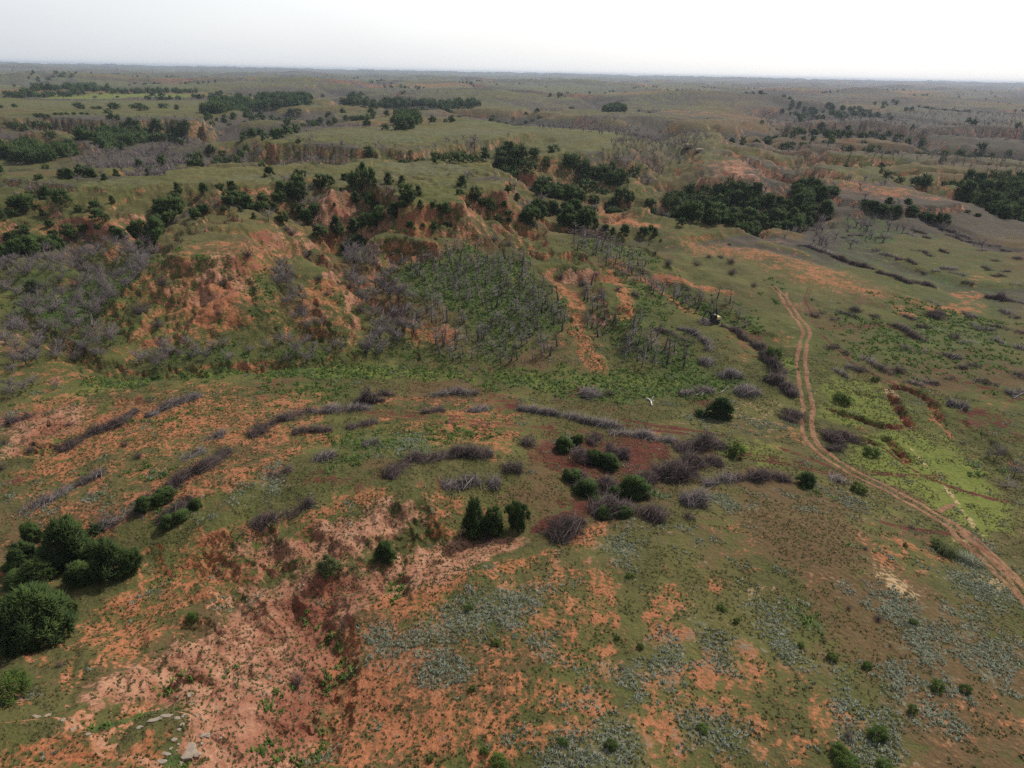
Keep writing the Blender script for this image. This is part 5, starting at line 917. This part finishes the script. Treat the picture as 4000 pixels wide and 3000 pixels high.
for x, y, w, h, lab in [(490,1750,56,62,'dark leafless bush on the left orange slope'),(545,1795,54,54,'pale leafless bush right of the dark one'),(270,1668,46,34,'small dark leafless bush high on the left slope'),(130,1745,36,50,'dark leafless bush above the red cut at left'),(120,1770,60,40,'dark low bush on the red cut bank'),(20,1742,44,46,'leafless bush at the left edge'),(8,1840,60,60,'wide dark bush cut by the left edge'),
    (235,2610,50,46,'small dark leafless bush below the left cedars'),(510,2235,80,110,'grey leafless bush right of the dark cedar clump'),(1810,2100,70,70,'grey leafless bush left of the hollow cedars'),(1900,2118,90,70,'brown leafless bush in front of the hollow cedars'),(2425,2620,40,38,'small purple bush above the lone sage patch'),(3315,2385,34,60,'purple brown bush on the upper sage'),(3430,2430,60,56,'dark leafless bush amid the sage at right'),
    (3310,2890,70,60,'pale purple bush left of the dark green one'),(3270,2940,80,60,'pale purple bush at the bottom right sage'),(3380,2150,30,30,'faint grey bush on the brown grass'),(3560,2065,36,30,'faint grey bush below the track'),(865,1120,58,48,'round leafless bush on the red hillside'),(905,1095,40,28,'small bush behind the round leafless one'),
    (560,1010,50,34,'leafless bush on the shelf above the left basin'),(855,1235,44,48,'pale leafless bush on the orange spur'),(970,1015,90,70,'dark bush hanging on the caprock edge'),(1140,925,70,50,'dark bush on the rim of the deep red cut'),(1250,1100,60,50,'leafless bush at the top of the orange slope'),(1320,1110,34,26,'small leafless bush on the orange slope'),
    (1365,1135,50,50,'pale leafless bush at the right of the orange slope'),(1410,1230,84,76,'large round leafless bush at the draw mouth'),(1280,1160,50,44,'leafless bush on the left edge of the orange slope'),(2190,1100,60,66,'dark leafless bush beside the orange tongue'),(2275,1125,60,60,'dark leafless bush below the red cave'),(2345,1150,40,40,'leafless bush on the orange slope at centre right'),
    (2415,1140,42,40,'leafless bush alone on the spur crest'),(2480,1165,56,60,'grey leafless bush beneath the burnt strip'),(2330,1080,40,30,'small grey bush in the orange gap'),(2560,995,40,32,'round leafless bush near the row of cedars'),(2535,960,16,16,'tiny leafless bush under the row of cedars'),(2770,1010,36,30,'pale round bush on the tan slope'),(2815,1012,40,34,'dark round bush on the tan slope'),(2850,960,28,20,'small dark bush on the upper tan slope'),
    (2855,1035,50,80,'tall dark half dead cedar on the tan slope'),(2720,1045,56,54,'grey leafless bush right of the burnt trees'),(2860,1080,60,60,'brown leafless bush under the tall half dead cedar'),(2945,1125,44,44,'dark leafless bush on the meadow edge'),(2610,1045,60,60,'dark round bush in the burnt strip'),(2580,1300,60,34,'flat dark bush on the mown slope'),
    (1120,905,50,44,'leafless bush beside the deep red cut'),(1260,935,90,90,'brown leafless bush at the head of the draw'),(1590,935,40,34,'dark bush hanging in the middle red cliff'),(1625,960,44,40,'dark bush in the right notch of the red cliff'),(1700,940,26,30,'small dark bush beside the red cliff'),(1690,912,22,18,'small leafless bush below the table top'),(1930,950,60,50,'dark leafless bush above the green basin'),(1990,965,50,44,'second dark bush above the green basin'),
    (545,1240,130,90,'wide brown leafless thicket in the left basin'),(640,1130,90,110,'tall brown leafless thicket in the left draw'),(620,1290,90,80,'grey leafless thicket at the foot of the draw'),(1180,1230,80,110,'tall brown thicket in the strip below the round hill'),(330,1370,90,60,'dark leafless thicket by the creek cut')]:
    shrub(PB_BUSH, 'bare_bush', x, y, w, h, lab)

# ------------------------------------------------------------------ sage, weeds and grass tufts (ground cover nobody could count)
def cover_pts(n, r0, r1, chan, lo, keep=1.0, extra=None):
    r = np.sqrt(rnd(r0 * r0, r1 * r1, n)); a = rnd(-1.02, 1.02, n); x, y = r * np.sin(a), r * np.cos(a)
    p = ground(x, y, M[chan]) if chan else np.ones(n)
    if extra is not None: p = extra(x, y, p)
    k = (p + .5 * fbm(x, y, 3.0, 2, 501) > lo) & (rnd(0, 1, n) < keep); x, y = x[k], y[k]; return np.stack([x, y, ground(x, y)], 1)
def tufts(P, m, size, rad, upright, name, label, mat, tr=(0, 1)):
    n = len(P); s = rnd(.55, 1.35, n) * size; B = np.repeat(P, m, 0); s = np.repeat(s, m)[:, None]; d = unit(sphere_dirs(n * m, .0) + [0, 0, upright])
    base = B + np.stack([rnd(-.35, .35, n * m), rnd(-.35, .35, n * m), np.zeros(n * m)], 1) * s
    tt = np.clip(np.repeat(rnd(*tr, n), m) + rnd(-.2, .2, n * m), 0, 1)
    v, f, t = spikes(base - [0, 0, .03], base + d * s * rnd(.6, 1.1, (n * m, 1)), rad * s[:, 0], tt); tag(put(name, tri_mesh(name, v, f, [MAT[mat]], t)), label, None, None, 'stuff'); print(name, n)
tufts(cover_pts(420000, 25, 150, 'sage', .42, 1, lambda x, y, p: p + .45 * fbm(x, y, 7, 2, 541) + rnd(-.28, .28, len(x)) - .06), 7, .27, .20, .55, 'sage_brush', 'low grey green sagebrush spread in patches', 'sage')
tufts(cover_pts(170000, 24, 150, 'soil', .36, .6, lambda x, y, p: np.where(ground(x, y, M['dark']) > .4, 0, p)), 5, .22, .30, .5, 'grass_tufts', 'small dark grass tufts dotted over bare soil', 'tuft', (0, .6))
tufts(cover_pts(120000, 24, 110, 'pale', .45, .55, lambda x, y, p: p + .5 * fbm(x, y, 5, 2, 551)), 4, .24, .30, .5, 'grass_clumps', 'sparse grass clumps on the pale eroded banks', 'tuft', (.1, .7))
tufts(cover_pts(160000, 30, 210, 'green', .40, .5), 5, .55, .22, .6, 'green_weeds', 'lush green weeds on the damp ground', 'forb')
tufts(cover_pts(130000, 24, 150, None, .62, 1.0, lambda x, y, p: .75 - ground(x, y, M['soil']) - ground(x, y, M['pale']) + .5 * fbm(x, y, 14, 3, 511)), 4, .24, .24, .7, 'prairie_grass', 'uneven taller prairie grass', 'tuft', (.35, 1.2))

# ------------------------------------------------------------------ dirt track
def mat_road():
    m, t, b = new_mat('track_dirt'); N = NB(t); a = N.attr('rut'); n = N.noise(1.2, 4, .65); n2 = N.noise(.25, 3)
    c = N.mix(N.step(n, .3, .7), (.15, .078, .043), (.28, .150, .085)); c = N.mix(N.step(N.math('ADD', a, N.math('MULTIPLY_ADD', n, .6, -.3)), .35, .75), N.mix(n2, (.11, .095, .035), (.20, .14, .07)), c)
    c = N.mix(N.step(n2, .5, .75), c, (.13, .050, .028)); N.put(b.inputs['Base Color'], c)
    bp = N.n('ShaderNodeBump'); bp.inputs['Distance'].default_value = .1; N.put(bp.inputs['Height'], n); N.put(b.inputs['Normal'], bp.outputs[0]); return m
ROADM = mat_road()
def road(pts, width, name, label, ruts=((-.9, .42), (.9, .45))):
    P = resample(at(pts), .5)[:, :2]; T = unit(np.gradient(P, axis=0)); Nn = np.stack([T[:, 1], -T[:, 0]], 1); nw = 29; o = np.linspace(-width / 2, width / 2, nw)
    s = np.arange(len(P))[:, None] * .5; wv = .25 * gnoise(s / 9, s * 0 + 3.3, 5)
    xx = P[:, :1] + Nn[:, :1] * (o[None] + wv); yy = P[:, 1:] + Nn[:, 1:] * (o[None] + wv)
    rut = np.zeros_like(xx)
    for c, w in ruts: rut = np.maximum(rut, 1 - sstep(w * .6, w * 1.5, np.abs(o[None] - c + .25 * gnoise(s / 4, s * 0 + c * 7, 9) + .12 * gnoise(xx / .9, yy / .9, 13))))
    L_ = len(P); fade = sstep(0, .07, (L_ - 1 - np.arange(L_)) / L_)[:, None] * np.clip(1.05 + .9 * gnoise(s / 7, s * 0 + 8.8, 17), .35, 1); rut = rut * fade
    zz = ground(xx, yy) - .08 + .17 * sstep(.1, .6, rut + .25 * fbm(xx, yy, 1.2, 2, 15)) 
    me = grid_mesh(name, xx, yy, zz); a = me.attributes.new('rut', 'FLOAT', 'POINT'); a.data.foreach_set('value', rut.ravel().astype(np.float32)); me.materials.append(ROADM)
    o_ = put(name, me); o_['kind'] = 'structure'; o_['label'] = label
road([(4060,2400),(4000,2332),(3910,2240),(3833,2160),(3725,2061),(3598,1980),(3435,1898),(3327,1844),(3237,1790),(3180,1742),(3155,1700),(3150,1640),(3155,1591),(3141,1501),(3125,1428),(3133,1370),(3149,1307),(3130,1260),(3083,1202),(3058,1155),(3070,1125)], 3.6, 'dirt_road', 'red dirt track with two ruts crossing the meadow')
road([(4040,2370),(3960,2270),(3880,2180),(3800,2110),(3740,2060)], 2.6, 'dirt_track', 'second rutted track joining the dirt road at lower right', ((-.7, .3), (.7, .3)))
road([(3660,2000),(3690,1985),(3720,1968),(3735,1970)], 1.4, 'track_spur', 'short red wheel spur off the dirt road', ((0, .45),))
road([(3085,1200),(3060,1160),(3035,1135),(3010,1115)], 2.2, 'wheel_track', 'faint wheel track at the top end of the dirt road', ((-.7, .25), (.7, .25)))

# ------------------------------------------------------------------ pale rocks and caprock slabs
def mat_rock():
    m, t, b = new_mat('pale_gypsum'); N = NB(t); N.put(b.inputs['Base Color'], N.mix(N.noise(3, 4, .6), (.20, .15, .11), (.38, .32, .26))); return m
ROCKM = mat_rock()
def rock(name, x, y, w, h, flat, label, group=None, lift=0.0):
    c = at([(x, y)])[0]; D = depth(c); L = w * D / F; Wd = max(h * D / F / math.sin(math.atan2(58, math.hypot(c[0], c[1]))), .12); Wd = min(Wd, L * .8)
    bm = bmesh.new(); bmesh.ops.create_icosphere(bm, subdivisions=3, radius=1.0); sd = rnd(0, 50)
    for v in bm.verts:
        d = v.co.normalized(); q = max(abs(d.x) * 1.02, abs(d.y), abs(d.z) * (1.1), .62 * (abs(d.x) + abs(d.y) * .9 + abs(d.z) * .6)); r = 1 / q
        n = float(gnoise(np.array([d.x * 1.4 + sd]), np.array([d.y * 1.4 + d.z + sd]), 71)[0]); n2 = float(gnoise(np.array([d.x * 5 + sd]), np.array([d.y * 5 + d.z * 3]), 72)[0])
        v.co = d * r * (1 + .30 * n + .07 * n2) * .95
    me = bpy.data.meshes.new(name); bm.to_mesh(me); bm.free(); me.materials.append(ROCKM)
    o = put(name, me, (c[0], c[1], c[2] + lift + min(L, Wd) * flat * .2), rnd(-.4, .4), (L / 2, Wd / 2, min(L, Wd) * flat * .5)); return tag(o, label, 'rock', group, 'thing')
import bmesh
rock('stone_slab', 732, 2938, 78, 60, .25, 'large flat white slab at the bottom left')
for x, y, w, h, lab in [(768,2950,30,34,'grey broken slab touching the large white one'),(790,2875,22,24,'white angular rock above the large slab'),(810,2872,24,20,'tan rock right of the white angular one'),(745,2718,26,16,'cream rock on the bank above the slabs'),(770,2798,16,10,'white oblong rock right of the caprock'),(789,2810,14,9,'small white rock below the oblong one'),
    (720,2793,14,8,'small white rock at the caprock top'),(712,2800,14,8,'second small white rock at the caprock top'),(848,2763,10,7,'small white rock high on the right bank'),(852,2780,7,5,'tiny white rock on the right bank'),(842,2776,6,5,'tiny pale rock beside the tiny white one'),(785,2905,16,20,'tan upright rock below the white angular one'),
    (862,2883,12,9,'small cream rock right of the tan pair'),(890,2952,9,9,'lone small white rock on the pink bank'),(875,2937,8,6,'small pale rock on the pink bank'),(697,2907,10,10,'pink rock at the foot of the caprock'),(690,2932,8,12,'little pink rock below the other pink one'),(705,2985,22,26,'grey boulder under the large slab'),
    (1187,2285,10,12,'white rock on the crest above the gully'),(1180,2305,8,8,'pink rock under the white crest rock'),(3560,1672,8,6,'white rock at the corner of the cut bank'),(1050,962,12,8,'pale block in the caprock gap'),(1053,972,8,12,'pale block under the caprock gap'),(1535,990,14,6,'pale slab in the red cliff gully'),
    (2690,572,36,12,'grey white outcrop at the head valley'),(2730,590,34,8,'grey outcrop under the head valley one')]:
    rock('rock', x, y, w, h, .55, lab)
for i, (x, y, w, h) in enumerate([(605,2812,60,13),(650,2797,50,12),(690,2805,28,12),(700,2850,16,34),(712,2830,18,20),(680,2890,22,12),(668,2925,14,30),(650,2945,44,10),(632,2975,46,14),(545,2842,30,10),(142,2800,40,9),(185,2798,26,14),(242,2815,28,12),(285,2850,22,12),(345,2868,22,8)]):
    lab = ['long grey caprock slab above the tufted ledge','grey caprock slab at the top of the ledge','broken caprock block at the ledge corner','upright caprock plate on the right of the ledge','tilted caprock plate at the ledge corner','thin caprock lip in the middle of the ledge','caprock plate at the inner bend','dark edged caprock lip at the inner bend','lowest grey caprock slab of the ledge','small slab at the left end of the ledge',
           'weathered slab on the far left rim','broken block on the far left rim','pale slab over the left hollow','pale block above the green strip','pale block at the left of the green strip'][i]
    rock('caprock_slab', x, y, w * .9, h, .3, lab, None, .02)

# ------------------------------------------------------------------ fallen white tree and other loose logs
def log(name, pts, r, label, mat, forks=()):
    P = at(pts); c = P[0].copy(); Q = P - c; Q[:, 2] += r * 1.2; bm = []
    def seg(a, b, r0, r1):
        d = unit((b - a)[None])[0]; u = unit(np.cross(d, [0, 0, 1.])[None])[0]; w = np.cross(u, d); k = 7
        V = [a + r0 * (math.cos(6.283 * i / k) * u + math.sin(6.283 * i / k) * w) for i in range(k)] + [b + r1 * (math.cos(6.283 * i / k) * u + math.sin(6.283 * i / k) * w) for i in range(k)] + [a, b]
        Fc = []
        for i in range(k):
            j = (i + 1) % k; Fc += [[i, j, k + j], [i, k + j, k + i], [2 * k, j, i], [2 * k + 1, k + i, k + j]]
        bm.append((np.array(V), np.array(Fc), np.full(len(V), rnd(.5, 1))))
    n = len(Q)
    for i in range(n - 1): seg(Q[i], Q[i + 1], r * (1 - .6 * i / n), r * (1 - .6 * (i + 1) / n))
    for i, f in forks: e = at([f])[0] - c; e[2] += .6; seg(Q[i], e, r * .6, r * .2)
    v, f, t = join(bm); return tag(put(name, tri_mesh(name, v, f, [mat], t), c), label, 'fallen tree')
WOODM = plant_mat('bleached_wood', (.45, .42, .38), (.72, .69, .64)); GREYW = plant_mat('weathered_wood', (.20, .18, .17), (.36, .33, .31))
log('fallen_tree', [(2546,1588),(2543,1572),(2535,1562),(2524,1558)], .17, 'bleached white fallen tree on the green flat', WOODM, [(1, (2556,1573)), (2, (2528,1566))])
for a, b, lab in [((2660,1550),(2690,1520),'pale pole leaning left among the felled ones'),((2685,1548),(2680,1522),'upright pale pole beside the leaning one'),((2715,1548),(2745,1525),'long pale pole in the felled row'),((2740,1550),(2752,1522),'short pale pole in the felled row'),((2875,1545),(2920,1500),'long pale pole left of the crossed heap'),((2895,1550),(2915,1515),'pole crossing the long pale one'),((2810,1538),(2845,1512),'pole above the dark cedar'),((2540,1575),(2552,1550),'thin grey limb beside the fallen white tree'),
                  ((3955,1558),(4000,1535),'pale trunk on the pile at the right edge'),((3950,1550),(3990,1540),'second pale trunk at the right edge'),((3880,1180),(3915,1173),'grey log by the wide dark heap'),((3560,1900-300),(3520,1600),'') ][:-1]:
    log('loose_log', [a, ((a[0] + b[0]) / 2, (a[1] + b[1]) / 2 + 1), b], .11, lab, GREYW)
# ------------------------------------------------------------------ compact digger working on the slope
def solid(name, rgb, rough=.5, spec=.5, metal=0.0):
    m, t, b = new_mat(name, rough); b.inputs['Specular IOR Level'].default_value = spec; b.inputs['Metallic'].default_value = metal; N = NB(t)
    N.put(b.inputs['Base Color'], N.mix(N.noise(4, 3), tuple(c * .8 for c in rgb), rgb)); return m
HOOD, BLK, RUB, GLS, RED = solid('cream_paint', (.78, .62, .26), .45), solid('dark_frame_paint', (.035, .036, .042), .5), solid('track_rubber', (.03, .028, .027), .9), solid('cab_glass', (.02, .025, .03), .08, .8), solid('red_tool_paint', (.35, .05, .03), .5)
def bmo(name, fn, mats, parent, loc=(0, 0, 0), bev=.03):
    bm = bmesh.new(); fn(bm)
    if bev: bmesh.ops.bevel(bm, geom=[e for e in bm.edges if e.calc_face_angle(0) > .6], offset=bev, segments=2, affect='EDGES')
    me = bpy.data.meshes.new(name); bm.to_mesh(me); bm.free()
    for m in mats: me.materials.append(m)
    return put(name, me, loc, 0, 1.0, parent)
def prism(bm, prof, y0, y1):     # profile in x,z extruded along y
    a = [bm.verts.new((x, y0, z)) for x, z in prof]; b = [bm.verts.new((x, y1, z)) for x, z in prof]; n = len(prof)
    bm.faces.new(a); bm.faces.new(b[::-1])
    for i in range(n): bm.faces.new((a[i], b[i], b[(i + 1) % n], a[(i + 1) % n]))
    bmesh.ops.recalc_face_normals(bm, faces=bm.faces)
dp = at([(2788, 1262)])[0]
D = tag(put('excavator', None, dp, math.radians(22), 1.15), 'compact tracked excavator with cream hood pulling at a brush heap', 'excavator')
for y in (-.75, .75):
    tr = bmo('track', lambda bm: prism(bm, [(-1.0, .12), (-.82, 0), (.82, 0), (1.0, .12), (1.05, .3), (.95, .48), (.8, .55), (-.8, .55), (-.95, .48), (-1.05, .3)], -.17, .17), [RUB], D, (0, y, 0), .02)
    for x in (-.8, -.4, 0, .4, .8):
        w = bmo('track_wheel', lambda bm: bmesh.ops.create_cone(bm, cap_ends=True, segments=14, radius1=.17, radius2=.17, depth=.38, matrix=Matrix.Rotation(math.pi / 2, 4, 'X')), [BLK], tr, (x, 0, .25), 0)
bmo('undercarriage', lambda bm: prism(bm, [(-.6, .3), (.6, .3), (.5, .62), (-.5, .62)], -.6, .6), [BLK], D)
bmo('house', lambda bm: prism(bm, [(-.85, .66), (1.0, .66), (1.12, .8), (1.12, 1.05), (-.85, 1.0)], -.85, .85), [BLK], D)
bmo('engine_hood', lambda bm: prism(bm, [(.05, 1.02), (1.15, 1.06), (1.25, 1.2), (1.2, 1.6), (1.0, 1.78), (.1, 1.78)], -.82, .82), [HOOD], D, (0, 0, .01), .1)
cb = bmo('cab', lambda bm: prism(bm, [(-.95, 1.0), (.02, 1.0), (.02, 2.2), (-.1, 2.32), (-.75, 2.32), (-.88, 2.15)], -.82, .12), [BLK], D, (0, 0, .005), .05)
bmo('window', lambda bm: prism(bm, [(-.80, 1.25), (-.08, 1.25), (-.08, 2.15), (-.70, 2.15)], -.835, -.822), [GLS], cb, bev=0)
bmo('window', lambda bm: prism(bm, [(-.963, 1.15), (-.95, 1.15), (-.885, 2.1), (-.90, 2.1)], -.72, .02), [GLS], cb, bev=0)
bmo('window', lambda bm: prism(bm, [(-.68, 2.322), (-.15, 2.322), (-.15, 2.335), (-.68, 2.335)], -.7, .0), [GLS], cb, bev=0)
def arm(bm, pts, w):
    for i in range(len(pts) - 1):
        (x0, z0, t0), (x1, z1, t1) = pts[i], pts[i + 1]; L = math.hypot(x1 - x0, z1 - z0); nx, nz = -(z1 - z0) / L, (x1 - x0) / L
        prism(bm, [(x0 + nx * t0, z0 + nz * t0), (x1 + nx * t1, z1 + nz * t1), (x1 - nx * t1, z1 - nz * t1), (x0 - nx * t0, z0 - nz * t0)], -w, w)
bmo('boom', lambda bm: arm(bm, [(-.75, .95, .14), (-.95, 2.1, .18), (-1.5, 2.95, .2), (-2.3, 3.05, .13)], .13), [BLK], D, (0, .42, 0), .02)
bmo('stick', lambda bm: arm(bm, [(-2.15, 3.2, .12), (-2.9, 2.0, .12), (-3.2, 1.35, .09)], .10), [BLK], D, (0, .42, 0), .02)
bmo('lift_cylinder', lambda bm: arm(bm, [(-1.05, .9, .06), (-1.55, 2.6, .05)], .05), [BLK], D, (0, .62, 0), 0)
bmo('stick_cylinder', lambda bm: arm(bm, [(-1.6, 3.2, .05), (-2.25, 3.3, .05)], .05), [BLK], D, (0, .42, 0), 0)
gp = bmo('grapple', lambda bm: prism(bm, [(-3.45, 1.35), (-2.95, 1.35), (-2.9, 1.0), (-3.2, .85), (-3.5, 1.0)], -.22, .22), [RED], D, (0, .42, 0), .02)
for s in (-1, 1): bmo('jaw', lambda bm: arm(bm, [(-3.2 + s * .2, 1.0, .08), (-3.2 + s * .55, .6, .06), (-3.2 + s * .3, .15, .04)], .16), [RED], gp, (0, 0, 0), 0)
brush([(2738, 1260), (2762, 1262)], 3.6, 1.9, 'heap of pale dead branches held by the excavator grapple', 'rows and heaps of cut brush', 50, 'grey')

# ------------------------------------------------------------------ far haze
hb = bmesh.new(); bmesh.ops.create_cube(hb, size=1.0); hme = bpy.data.meshes.new('haze'); hb.to_mesh(hme); hb.free()
ztop = max(float(H.max()), CAM[2]) + 6.0; zbot = float(H.min()) - 2.0
hz = put('haze', hme, (0, 8000, (ztop + zbot) / 2), 0, (38000, 19000, ztop - zbot)); hz['kind'] = 'stuff'; hz['label'] = 'pale blue haze over the far country'
hm_ = bpy.data.materials.new('thin_air'); hm_.use_nodes = True; t = hm_.node_tree; t.nodes.clear(); o = t.nodes.new('ShaderNodeOutputMaterial'); pv = t.nodes.new('ShaderNodeVolumePrincipled')
pv.inputs['Color'].default_value = (.60, .70, .87, 1); pv.inputs['Density'].default_value = .000075; pv.inputs['Anisotropy'].default_value = .2
t.links.new(pv.outputs[0], o.inputs['Volume']); hme.materials.append(hm_)
